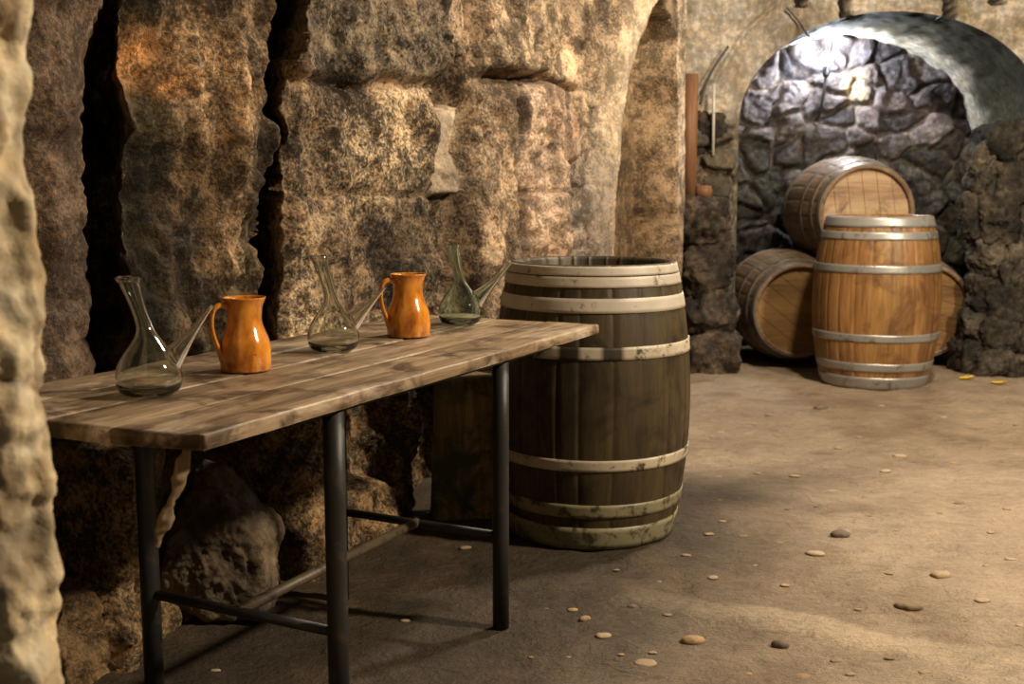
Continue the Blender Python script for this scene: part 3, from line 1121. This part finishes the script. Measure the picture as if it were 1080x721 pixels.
# ------------------------------------------------------------------ table
TZ, TL, TW, TT = 0.71, 1.675, 0.62, 0.027
TA = Vector((-0.499, 1.722, 0))
TANG = math.atan2(TY, TX)
table = empty('table', (TA.x, TA.y, 0), (0, 0, TANG))
tag(table, 'long table of weathered grey boards on black steel pipe legs along the stone wall', 'table')


def plank(x0, x1, y0, y1, z1, th, seed, cut=0.0):
    """a board with eased, slightly chipped edges"""
    nx, ny = 120, 8
    R = np.random.RandomState(seed)
    xs = np.linspace(x0, x1, nx)
    rows = []
    sect = [(0, 0.0, -th), (0, 0.0, -th * 0.5), (0, 0.0, -0.004), (0, 0.0015, -0.0012), (0, 0.006, 0)]
    w = y1 - y0
    sec = [(0.003, -th), (0, -th + 0.003), (0, -th * 0.5), (0, -0.005), (0.0015, -0.0015), (0.006, 0), (w * 0.25, 0.0), (w * 0.5, 0.0005), (w * 0.75, 0.0),
           (w - 0.006, 0), (w - 0.0015, -0.0015), (w, -0.005), (w, -th * 0.5), (w, -th + 0.003), (w - 0.003, -th)]
    V = []
    for i, x in enumerate(xs):
        for (yy, zz) in sec:
            X, Y = x, y0 + yy
            if cut > 0:
                lim = x0 + max(0.0, cut - (Y - y0)) * 0.9
                if X < lim:
                    X = lim
            V.append((X, Y, z1 + zz))
    V = np.array(V)
    V[:, 1] += 0.0018 * fbm(V, 9, 3, seed) * (np.abs(V[:, 2] - z1) < th)
    V[:, 2] += 0.0013 * fbm(V * np.array([0.4, 1, 1]), 14, 3, seed + 5)
    m = len(sec)
    Fc = [list(q) for q in grid_faces(nx, m)[:, ::-1]]
    for i in range(nx - 1):
        Fc.append([i * m, i * m + m - 1, (i + 1) * m + m - 1, (i + 1) * m])
    Fc.append(list(range(m))[::-1])
    Fc.append([(nx - 1) * m + k for k in range(m)])
    return V, Fc


def box_mesh(x0, x1, y0, y1, z0, z1, bev=0.003):
    bm = bmesh.new()
    bmesh.ops.create_cube(bm, size=1)
    for v in bm.verts:
        v.co = Vector(((x0 + x1) / 2 + v.co.x * (x1 - x0), (y0 + y1) / 2 + v.co.y * (y1 - y0), (z0 + z1) / 2 + v.co.z * (z1 - z0)))
    bmesh.ops.bevel(bm, geom=list(bm.edges), offset=bev, segments=2, affect='EDGES')
    V = [v.co[:] for v in bm.verts]
    for i, v in enumerate(bm.verts):
        v.index = i
    Fc = [[v.index for v in f.verts] for f in bm.faces]
    bm.free()
    return V, Fc


ws = [0.0, 0.165, 0.325, 0.47, 0.62]
for i in range(4):
    g = 0.0012
    mesh_obj('plank', *plank(0.002 * i % 0.005, TL - (0.004 * (i % 2)), ws[i] + (g if i else 0), ws[i + 1] - g, TZ - (0, 0.0012, 0.0004, 0.001)[i], TT, 20 + i, 0.04 if i == 0 else 0), M_PLANK, table)
LX0, LX1, LY0, LY1 = 0.431, 1.13, 0.036, 0.52
LR = 0.0205
wl = lambda x, y: (TA.x + x * TX - y * TY, TA.y + x * TY + y * TX)
for (x, y) in ((LX0, LY0), (LX1, LY0), (LX0, LY1), (LX1, LY1)):
    fz = floor_z(*wl(x, y)) - 0.004
    V, Fc = tube([(x, y, fz), (x, y, fz + 0.25), (x, y, 0.5), (x, y, TZ - TT - 0.003)], LR, 28)
    lg = mesh_obj('leg', V, Fc, M_STEEL, table)
# angle irons under the boards
mesh_obj('frame_rail', *box_mesh(0.30, 1.40, LY0 - 0.018, LY0 + 0.018, TZ - TT - 0.010, TZ - TT - 0.001), M_STEEL, table)
mesh_obj('frame_rail', *box_mesh(0.30, 1.40, LY1 - 0.018, LY1 + 0.018, TZ - TT - 0.010, TZ - TT - 0.001), M_STEEL, table)
for x in (LX0, LX1):
    mesh_obj('frame_rail', *box_mesh(x - 0.018, x + 0.018, LY0 + 0.02, LY1 - 0.02, TZ - TT - 0.010, TZ - TT - 0.0015), M_STEEL, table)
SZ = 0.235
for x in (LX0, LX1):
    V, Fc = tube([(x, LY0, SZ), (x, (LY0 + LY1) / 2, SZ), (x, LY1, SZ)], 0.0105, 16)
    mesh_obj('stretcher', V, Fc, M_STEEL, table)
V, Fc = tube([(LX0, 0.28, SZ + 0.002), (0.78, 0.285, SZ), (LX1, 0.28, SZ + 0.002)], 0.012, 16)
o = mesh_obj('long_stretcher', V, Fc, M_BAR, table)
o['label'] = 'paler brown bar joining the two end bars'

inv = Matrix.Translation((TA.x, TA.y, 0)) @ Matrix.Rotation(TANG, 4, 'Z')
inv = inv.inverted()
pp = [inv @ on_y(198, 472, 1.83), inv @ on_y(190, 500, 1.83), inv @ on_y(181, 530, 1.84), inv @ on_y(171, 556, 1.85), inv @ on_y(166, 576, 1.86)]
path = spline(pp, 12)
V, Fc = tube(path, [0.011 + 0.007 * math.sin(i / len(path) * 7) ** 2 - 0.004 * (i / len(path)) for i in range(len(path))], 18, flat=(1.0, 0.6, (1, 0, 0)))
V = np.array(V)
V += 0.004 * np.stack([fbm(V, 45, 3, 1), fbm(V, 45, 3, 2), fbm(V, 45, 3, 3)], 1)
M_STRIP = wood_mat('splintered_wood', (0.07, 0.046, 0.024), (0.17, 0.12, 0.065), (0.26, 0.19, 0.11), 'z', 9, 0.8, bump=0.6)
o = mesh_obj('hanging_strip', V, Fc, M_STRIP, table)
o['label'] = 'pale splintered strip hanging under the near corner'


# ------------------------------------------------------------------ wine porrons
def porron(px, py, rpx, lean, spout_tip, mat, label, yaw=0.0, hk=3.62):
    base = on_z(px, py, TZ + 0.0015)
    dep = base.y * CT - (base.z - CAM_H) * ST
    r = rpx * dep / F_PX
    H = hk * r
    root = empty('porron', base, (0, 0, yaw))
    # outline of the blown body and its leaning neck: (height, radius)
    prof = [(0.0, 0.0), (0.0, 0.60), (0.006, 0.74), (0.03, 0.88), (0.075, 0.97), (0.14, 1.0), (0.21, 0.965), (0.28, 0.87), (0.34, 0.745), (0.40, 0.59), (0.45, 0.46), (0.50, 0.345),
            (0.55, 0.275), (0.61, 0.24), (0.68, 0.228), (0.76, 0.238), (0.84, 0.262), (0.91, 0.29), (0.945, 0.30), (0.955, 0.345), (0.98, 0.365), (1.0, 0.335)]
    outer = []
    for i in range(1, len(prof)):
        outer.append(prof[i])
    # resample smoothly
    zz = [p[0] for p in outer]
    rr = [p[1] for p in outer]
    P = spline([Vector((rr[i], zz[i], 0)) for i in range(len(rr))], 4)
    out = [(v.x, v.y) for v in P]
    wall = 0.0028 / r
    inn = [(max(q[0] - wall, 0.01), q[1]) for q in out if 0.035 < q[1] < 0.995]
    inn = [(0.0, 0.042), (inn[0][0] * 0.55, 0.043), (inn[0][0] * 0.85, 0.05)] + inn[4:]
    full = [(0.0, 0.016), (0.35, 0.010)] + out + inn[::-1]

    def axis(t):
        k = max(0.0, t - 0.40)
        q = min(k / 0.25, 1.0)
        return lean * (0.5 * 0.25 * q * q + max(k - 0.25, 0)) / (0.125 + 0.35) * r

    n = 72
    V = []
    for i in range(n):
        a = 2 * PI * i / n
        for (q, t) in full:
            V.append((axis(t) + math.cos(a) * q * r, math.sin(a) * q * r, t * H))
    m = len(full)
    Fc = [list(q) for q in grid_faces(n, m, True)]
    bm_o = mesh_obj('body', V, Fc, mat, root)
    # spout: a long hollow cone springing from the shoulder
    tip = Vector((spout_tip[0] * r, 0.0, spout_tip[1] * H))
    st = Vector((0.60 * r, 0, 0.27 * H))
    dirv = (tip - st)
    path, rad = [], []
    for k in range(25):
        t = k / 24
        sag = math.sin(t * PI) * -0.06 * r
        path.append(st + dirv * t + Vector((0.3 * sag, 0, sag)))
        rad.append(r * (0.055 + 0.40 * (1 - t) ** 1.75))
    # every generator of the cone starts where it leaves the body's wall
    ng, nk = 32, 22
    side = Vector((0, 1, 0))
    upv = side.cross(dirv.normalized()) * -1
    po = sorted((t, q) for (q, t) in out)
    pt, pq = [p_[0] for p_ in po], [p_[1] for p_ in po]

    def gen(kk, t, sc):
        f = t * 24
        i0 = min(int(f), 23)
        c0 = path[i0].lerp(path[i0 + 1], f - i0)
        r0 = (rad[i0] + (rad[i0 + 1] - rad[i0]) * (f - i0)) * sc - (0.0 if sc == 1 else 0.0008)
        a_ = 2 * PI * kk / ng
        return c0 + side * (math.cos(a_) * max(r0, 0.0012)) + upv * (math.sin(a_) * max(r0, 0.0012))

    def leaves(kk):
        for q_ in range(0, 200):
            t_ = q_ / 200
            p_ = gen(kk, t_, 1)
            hb = float(np.interp(p_.z / H, pt, pq)) * r
            if math.hypot(p_.x - axis(p_.z / H), p_.y) > hb + 0.0004:
                return t_
        return 0.5
    starts = [leaves(kk) for kk in range(ng)]
    Vo, Vi = [], []
    for j in range(nk + 1):
        for kk in range(ng):
            t_ = starts[kk] + (1 - starts[kk]) * j / nk
            Vo.append(gen(kk, t_, 1))
            Vi.append(gen(kk, t_, 0.90))
    k = len(Vo)
    Fc = []
    for j in range(nk):
        for kk in range(ng):
            l = (kk + 1) % ng
            q_ = [j * ng + kk, j * ng + l, (j + 1) * ng + l, (j + 1) * ng + kk]
            Fc.append(q_[::-1])
            Fc.append([k + v_ for v_ in q_])
    e = nk * ng
    for j in range(ng):
        l = (j + 1) % ng
        Fc.append([e + j, e + l, k + e + l, k + e + j][::-1])
        Fc.append([l, j, k + j, k + l][::-1])
    mesh_obj('spout', Vo + Vi, Fc, mat, root)
    tag(root, label, 'wine pitcher', 'blown glass porrons on the table')
    return root


porron(158, 415, 34.2, -0.55, (2.02, 0.755), M_GLASS, 'smoky glass porron with a long spout, nearest the left end of the table')
porron(352, 369, 27.2, -0.52, (2.02, 0.665), M_GLASS, 'smoky glass porron standing between the two orange jugs', hk=3.65)
porron(485.5, 341, 23.0, -0.36, (2.35, 0.77), M_GLASSG, 'pale green glass porron at the far end of the table next to the olive barrel', hk=3.65)


# ------------------------------------------------------------------ glazed jugs
def jug(px, py, rpx, ang, label, hk=2.86, seed=1):
    base = on_z(px, py, TZ + 0.001)
    dep = base.y * CT - (base.z - CAM_H) * ST
    r = rpx * dep / F_PX
    H = hk * r
    root = empty('jug', base, (0, 0, ang))
    pr = [(0.0, 0.0), (0.90, 0.0), (0.955, 0.012), (0.97, 0.05), (1.0, 0.17), (0.985, 0.29), (0.93, 0.41), (0.81, 0.52), (0.715, 0.61), (0.665, 0.70), (0.67, 0.78), (0.69, 0.86), (0.755, 0.93), (0.815, 0.975), (0.83, 0.995),
          (0.80, 1.0), (0.76, 0.975), (0.70, 0.92), (0.63, 0.82), (0.61, 0.72), (0.66, 0.62), (0.80, 0.48), (0.90, 0.3), (0.90, 0.15), (0.8, 0.06), (0.0, 0.05)]
    P = spline([Vector((a, b, 0)) for a, b in pr[1:15]], 3)
    full = [(0.0, 0.0)] + [(v.x, v.y) for v in P] + pr[15:]
    n = 72
    V = []
    for i in range(n):
        a = 2 * PI * i / n
        for (q, t) in full:
            # pinched pouring lip opposite the handle
            lip = sst(0.86, 1.0, np.array([t]))[0] * math.exp(-((abs((a + PI) % (2 * PI) - PI)) / 0.32) ** 2)
            q2 = q + 0.035 * lip * (1 if q > 0.3 else 0)
            V.append((math.cos(a) * q2 * r, math.sin(a) * q2 * r, t * H + 0.006 * r * lip))
    V = np.array(V)
    nn = 0.016 * fbm(V / r, 1.6, 3, seed) + 0.014 * fbm(V / r * np.array([1, 1, 0.25]), 5, 3, seed + 3) * (V[:, 2] < 0.5 * H) * (V[:, 2] > 0.002)
    V[:, :2] *= (1 + nn)[:, None]
    # knobbly foot
    ft = sst(0.14, 0.02, V[:, 2] / H) * (V[:, 2] > 0.001)
    V[:, :2] *= (1 + 0.03 * ft * fbm(V / r, 7, 3, seed + 8))[:, None]
    mesh_obj('body', V, [list(q) for q in grid_faces(n, len(full), True)], M_GLAZE, root)
    pts = [(-0.66 * r, 0, 0.885 * H), (-0.98 * r, 0, 0.905 * H), (-1.24 * r, 0, 0.84 * H), (-1.33 * r, 0, 0.66 * H), (-1.24 * r, 0, 0.46 * H), (-1.06 * r, 0, 0.29 * H), (-0.93 * r, 0, 0.16 * H)]
    path = spline(pts, 9)
    k = len(path)
    rad = [r * (0.165 + 0.03 * math.cos(i / (k - 1) * 2 * PI)) * (1 if i > 2 else 1.1) for i in range(k)]
    Vh, Fh = tube(path, rad, 18, flat=(0.62, 1.0, (0, 0, 1)))
    mesh_obj('handle', Vh, Fh, M_GLAZE, root)
    tag(root, label, 'jug', 'orange glazed jugs on the table')


jug(259.5, 390, 27.0, 0.62, 'orange glazed clay jug between the nearest and the middle glass porron', seed=3)
jug(431, 354, 23.2, 0.50, 'smaller-looking orange glazed clay jug between the middle and the farthest glass porron', hk=2.83, seed=8)

# ------------------------------------------------------------------ boulder, stump, slab under the table
bp = on_z(236, 640)
V, Fc = rock((0.14, 0.105, 0.180), 5, 0.10, 6, planes=[(0.72, -0.12, 0.68, 0.115), (-0.92, -0.1, 0.35, 0.125), (-0.1, -0.85, 0.5, 0.105)], soft=11, freq=2.2)
V[:, 2] += -V[:, 2].min() + floor_z(-0.765, 2.875) - 0.012
bl = tag(mesh_obj('boulder', V, Fc, M_BOULDER, col=mix((0.085, 0.064, 0.04), (0.21, 0.16, 0.105), np.clip(0.5 + fbm(V, 9, 4, 3), 0, 1))),
         'large rough brown boulder lying against the wall under the table', 'boulder')
bl.location = (-0.765, 2.875, 0)

sp = on_z(489, 546)


def stump():
    n, m = 60, 40
    V = []
    for i in range(n):
        a = 2 * PI * i / n
        for j in range(m):
            t = j / (m - 1)
            c, s = math.cos(a), math.sin(a)
            k = (abs(c) ** 5 + abs(s) ** 5) ** (-1 / 5)
            w = 0.112 + 0.012 * (1 - t)
            V.append((c * k * w + 0.03 * (0.5 - t) * (1 if c > 0 else 0), s * k * 0.07, t * 0.485))
    V = np.array(V)
    q = fbm(V * np.array([1, 1, 0.18]), 22, 4, 4)
    sc = (1 + 0.07 * q)
    V[:, 0] *= sc
    V[:, 1] *= sc
    V[:, 2] += 0.012 * fbm(V, 12, 3, 6) * (V[:, 2] > 0.3)
    Fc = [list(f) for f in grid_faces(n, m, True)]
    Fc.append([i * m + m - 1 for i in range(n)])
    Fc.append([i * m for i in range(n)][::-1])
    return V, Fc


o = mesh_obj('stump', *stump(), M_STUMP)
o.location = (sp.x + 0.01, sp.y + 0.085, floor_z(sp.x, sp.y + 0.085) - 0.004)
tag(o, 'dark mossy upright timber stump under the table, left of the olive barrel', 'stump')

# ------------------------------------------------------------------ timber post and its block on the pier ledge
post = empty('wooden_post', on_y(724, 209, 6.80))
pz = post.location.z
top = on_y(724, 78, 6.80).z - pz
mesh_obj('post', *box_mesh(-0.032, 0.052, -0.03, 0.03, 0.002, top, 0.004), M_POST, post)
mesh_obj('side_strip', *box_mesh(-0.050, -0.034, -0.036, 0.02, 0.0, top * 0.985, 0.003), M_POST, post)
mesh_obj('foot_block', *box_mesh(0.055, 0.14, -0.05, 0.03, 0.0, 0.075, 0.004), M_POST, post)
tag(post, 'reddish brown timber post standing on the stone pier beside the niche', 'post')

# ------------------------------------------------------------------ lamp in the recess, its cable
lamp_p = on_y(872, 62, 7.88)
M_BULB, nt, b = new_mat('lit_bulb')
b.inputs['Emission Color'].default_value = (0.86, 0.93, 1.0, 1)
b.inputs['Emission Strength'].default_value = 120
b.inputs['Base Color'].default_value = (1, 1, 1, 1)
M_BLACK = paint_mat('black_plastic', (0.02, 0.02, 0.022), (0.03, 0.03, 0.03), 0.4, 20, 0.5)
lamp = empty('wall_lamp', lamp_p)
D, Fi = ico(4)
Vb = D * np.array([0.036, 0.036, 0.05])
mesh_obj('bulb', Vb, Fi, M_BULB, lamp)
V, Fc = lathe([(0.0, -0.12), (0.018, -0.12), (0.024, -0.10), (0.024, -0.055), (0.03, -0.045), (0.026, -0.042), (0.0, -0.042)], 24)
mesh_obj('socket', V, Fc, M_BLACK, lamp)
V, Fc = tube(spline([(0, 0, -0.11), (-0.01, 0.02, -0.24), (-0.02, 0.06, -0.36), (-0.02, 0.16, -0.40)], 8), 0.011, 10)
mesh_obj('bracket', V, Fc, M_BLACK, lamp)
tag(lamp, 'lit white lamp on a dark bracket high on the rubble wall of the recess', 'lamp')

cp = [on_y(x, y, AY - 0.045) for x, y in ((830, 8), (842, 22), (856, 40))]
cab = mesh_obj('cable', *tube(spline([*cp, lamp_p + Vector((-0.09, -0.45, 0.10)), lamp_p + Vector((-0.01, 0, -0.10))], 10), 0.005, 8), M_BLACK)
tag(cab, 'thin dark cable hanging from the wall above the arch towards the lamp', 'cable')
M_PIPE = paint_mat('pale_conduit', (0.45, 0.42, 0.36), (0.3, 0.26, 0.2), 0.4, 20, 0.5)
cnd = mesh_obj('conduit', *tube([on_y(752, 164, 6.80), on_y(752.5, 125, 6.80), on_y(753, 88, 6.80)], 0.009, 10), M_PIPE)
tag(cnd, 'thin pale conduit running up the wall right of the timber post', 'conduit')
cb2 = mesh_obj('cable', *tube(spline([on_y(738, 110, 6.84), on_y(744, 90, 6.84), on_y(755, 68, 6.85), on_y(768, 49, 6.86)], 8), 0.007, 8), M_BLACK)
tag(cb2, 'dark cable slanting up the plaster left of the arch', 'cable')

# ------------------------------------------------------------------ pebbles and litter on the earth
M_PEB = rock_mat('pebble_stone', 60, 0.75, 1.2, 0.4, 0.006, rough=0.6)
pebs = []
for k in range(10):
    D, Fi = ico(3)
    h_ = (1.0, rnd.uniform(0.5, 0.85), rnd.uniform(0.28, 0.5))
    V, Fi = rock(h_, 300 + k, 0.14, 3, soft=2.0, freq=1.2)
    tone = [(0.36, 0.25, 0.14), (0.30, 0.20, 0.11), (0.42, 0.32, 0.20), (0.24, 0.17, 0.10), (0.40, 0.27, 0.14), (0.46, 0.37, 0.25), (0.16, 0.125, 0.095), (0.33, 0.23, 0.135), (0.38, 0.28, 0.17), (0.28, 0.2, 0.125)][k]
    me_o = mesh_obj('pebble', V, Fi, M_PEB, col=np.tile(tone, (len(V), 1)))
    pebs.append(me_o.data)
    bpy.data.objects.remove(me_o)
placed = []
rnd2 = random.Random(3)


def pebble(px, py, w, k, label, rz=None, name='pebble', group=None, flat=1.0):
    """w = apparent width in the photograph"""
    p = on_z(px, py)
    r = w / 2 * p.y / F_PX * (0.72 if group else 0.9)
    flat = flat * (0.62 if group else 0.85)
    o = bpy.data.objects.new(name, pebs[k])
    COL.objects.link(o)
    me = pebs[k]
    zmin = min(v.co.z for v in me.vertices)
    o.scale = (r, r, r * flat)
    o.rotation_euler = (0, 0, rnd.uniform(-0.5, 0.5) if rz is None else rz)
    o.location = (p.x, p.y, floor_z(p.x, p.y) - zmin * r * flat * 0.25)
    tag(o, label, 'pebble', group)
    placed.append((px, py))
    return o


pebble(731, 675, 31, 4, 'large smooth orange-brown pebble on the earth floor at the bottom centre', 0.1, flat=1.2)
pebble(617, 651, 17, 7, 'rounded brown pebble with a dark side, right of the far table leg', 0.4, flat=1.5)
pebble(667, 636, 13, 6, 'small dark flat pebble in front of the olive barrel', 0.0)
pebble(823, 679, 22, 6, 'grey and dark pebble right of the large orange-brown one', -0.2, flat=1.2)
pebble(958, 639, 36, 3, 'long flat brown stone half sunk in the floor at the lower right', -0.15)
pebble(860, 585, 25, 5, 'long pale pebble alone in the middle of the earth floor', -0.2)
pebble(681, 700, 30, 8, 'long flat pale stone left of the large orange-brown pebble', -0.1, flat=0.55)
pebble(636, 671, 20, 2, 'flat tan pebble left of the long flat pale stone', 0.1)
pebble(886, 566, 24, 6, 'dark flat pebble above the lone long pale one', 0.0)
pebble(992, 609, 25, 2, 'tan pebble with a pale top above the long sunk brown stone', 0.0, flat=1.3)
pebble(227, 703, 15, 5, 'pale yellowish pebble on the dark earth under the near end of the table', 0.0)
pebble(427, 652, 14, 5, 'pale flat pebble on the dark earth under the table between its front legs', 0.0)
pebble(491, 574, 16, 7, 'reddish brown chip of stone on the earth by the stump', 0.3)
pebble(604, 641, 14, 4, 'small orange pebble just left of the rounded dark-sided one', 0.2)
for (px, py, w, k, lab) in ((866, 430, 20, 6, 'dark flat stone on the floor left of the upright oak barrel foot'),
                            (949, 481, 16, 2, 'pale tan stone at mid floor below the upright oak barrel'),
                            (934, 497, 16, 5, 'pale pebble just below the pale tan stone at mid floor')):
    pebble(px, py, w, k, lab)
lab_s, grp = 'small flat tan pebble, one of many scattered over the open earth floor', 'small pebbles scattered over the earth floor'
small = [(838, 503, 16), (758, 502, 12), (800, 499, 10), (811, 437, 12), (796, 446, 9), (760, 455, 12), (878, 519, 14), (899, 530, 10), (952, 526, 16), (1012, 530, 18), (820, 457, 12), (885, 472, 14),
         (906, 461, 10), (1026, 451, 12), (1062, 536, 14), (1066, 590, 18), (1040, 596, 10), (990, 543, 12), (862, 538, 12), (784, 567, 18), (748, 564, 16), (724, 584, 16), (762, 551, 12), (822, 573, 14), (752, 607, 18),
         (797, 595, 10), (828, 615, 14), (882, 692, 22), (846, 709, 26), (938, 690, 18), (897, 708, 16), (938, 606, 14), (1005, 487, 12), (970, 468, 10), (790, 708, 12), (1076, 660, 14), (1036, 634, 24), (695, 610, 10),
         (704, 645, 14), (650, 598, 12), (688, 688, 14), (576, 640, 9), (655, 690, 12), (1060, 488, 12), (1040, 505, 10), (930, 428, 10), (995, 440, 12), (1072, 447, 10), (880, 430, 9), (768, 474, 10), (925, 510, 12),
         (850, 474, 9), (760, 530, 10), (915, 545, 14), (980, 570, 10), (945, 560, 9), (1045, 560, 12), (874, 610, 9), (905, 640, 12), (1020, 655, 12), (975, 705, 20), (1030, 700, 14), (600, 692, 12), (560, 690, 9),
         (612, 612, 9), (720, 632, 10), (800, 640, 9), (853, 660, 12), (780, 528, 9), (830, 540, 10)]
for i, (px, py, w) in enumerate(small):
    pebble(px, py, w, i * 7 % 10 if (i * 7 % 10) != 6 or i % 3 == 0 else 1, lab_s, group=grp)

# fallen yellow leaves by the right foot of the arch
M_LEAF = paint_mat('yellow_leaf', (0.62, 0.42, 0.03), (0.35, 0.2, 0.02), 0.4, 60, 0.5)


def leaf(px, py, w, rz, label):
    p = on_z(px, py)
    r = w / 2 * p.y / F_PX
    V, Fc = [], []
    n = 14
    for i in range(n + 1):
        t = i / n
        hw = r * 0.42 * math.sin(PI * t ** 0.8) + r * 0.01
        for k in (-1, -0.5, 0, 0.5, 1):
            V.append(((t * 2 - 1) * r, k * hw, 0.004 + 0.010 * abs(k) + 0.012 * t * t))
    Fc = [list(f) for f in grid_faces(n + 1, 5)]
    off = len(V)
    V += [(x, y, z - 0.0012) for x, y, z in V]
    Fc += [[a + off for a in f][::-1] for f in Fc]
    o = mesh_obj('fallen_leaf', V, Fc, M_LEAF)
    o.location = (p.x, p.y, floor_z(p.x, p.y) - 0.001)
    o.rotation_euler = (0.15, 0, rz)
    tag(o, label, 'leaf')


leaf(1019, 402, 18, 0.2, 'yellow fallen leaf on the floor just right of the upright oak barrel')
leaf(1054, 406, 17, -0.5, 'yellow fallen leaf farther right, by the rough stones at the arch foot')

# ------------------------------------------------------------------ light
def lamp_light(name, kind, loc, energy, color, size=0.1, target=None, **kw):
    d = bpy.data.lights.new(name, kind)
    d.energy = energy
    d.color = color
    if kind in ('POINT', 'SPOT'):
        d.shadow_soft_size = size
    for k, v in kw.items():
        setattr(d, k, v)
    o = bpy.data.objects.new(name, d)
    COL.objects.link(o)
    o.location = loc
    if target is not None:
        o.rotation_euler = (Vector(target) - Vector(loc)).to_track_quat('-Z', 'Y').to_euler()
    return o


lamp_light('cellar_lamp', 'SPOT', (3.3, 1.75, 3.0), 375, (1.0, 0.83, 0.62), 0.15, (0.5, 4.2, 0.6), spot_size=math.radians(150), spot_blend=0.7)
lamp_light('cellar_lamp', 'POINT', (1.8, 4.3, 3.2), 175, (1.0, 0.85, 0.66), 0.12)
lamp_light('recess_bulb', 'POINT', lamp_p + Vector((0, -0.07, 0.0)), 20, (0.86, 0.92, 1.0), 0.05)

W = bpy.data.worlds.new('cellar_dim')
S.world = W
W.use_nodes = True
W.node_tree.nodes['Background'].inputs[0].default_value = (1.0, 0.84, 0.62, 1)
W.node_tree.nodes['Background'].inputs[1].default_value = 0.032

# ------------------------------------------------------------------ camera
cd = bpy.data.cameras.new('camera')
cd.sensor_width = 36
cd.lens = 36 * F_PX / 1080
cam = bpy.data.objects.new('camera', cd)
COL.objects.link(cam)
cam.location = (0, 0, CAM_H)
cam.rotation_euler = (PI / 2 - TH, 0, 0)
cd.dof.use_dof = True
cd.dof.focus_distance = 2.7
cd.dof.aperture_fstop = 5.6
S.camera = cam

S.view_settings.view_transform = 'Standard'
S.view_settings.look = 'None'
S.view_settings.gamma = 1
S.view_settings.use_curve_mapping = False
S.view_settings.exposure = 1.3
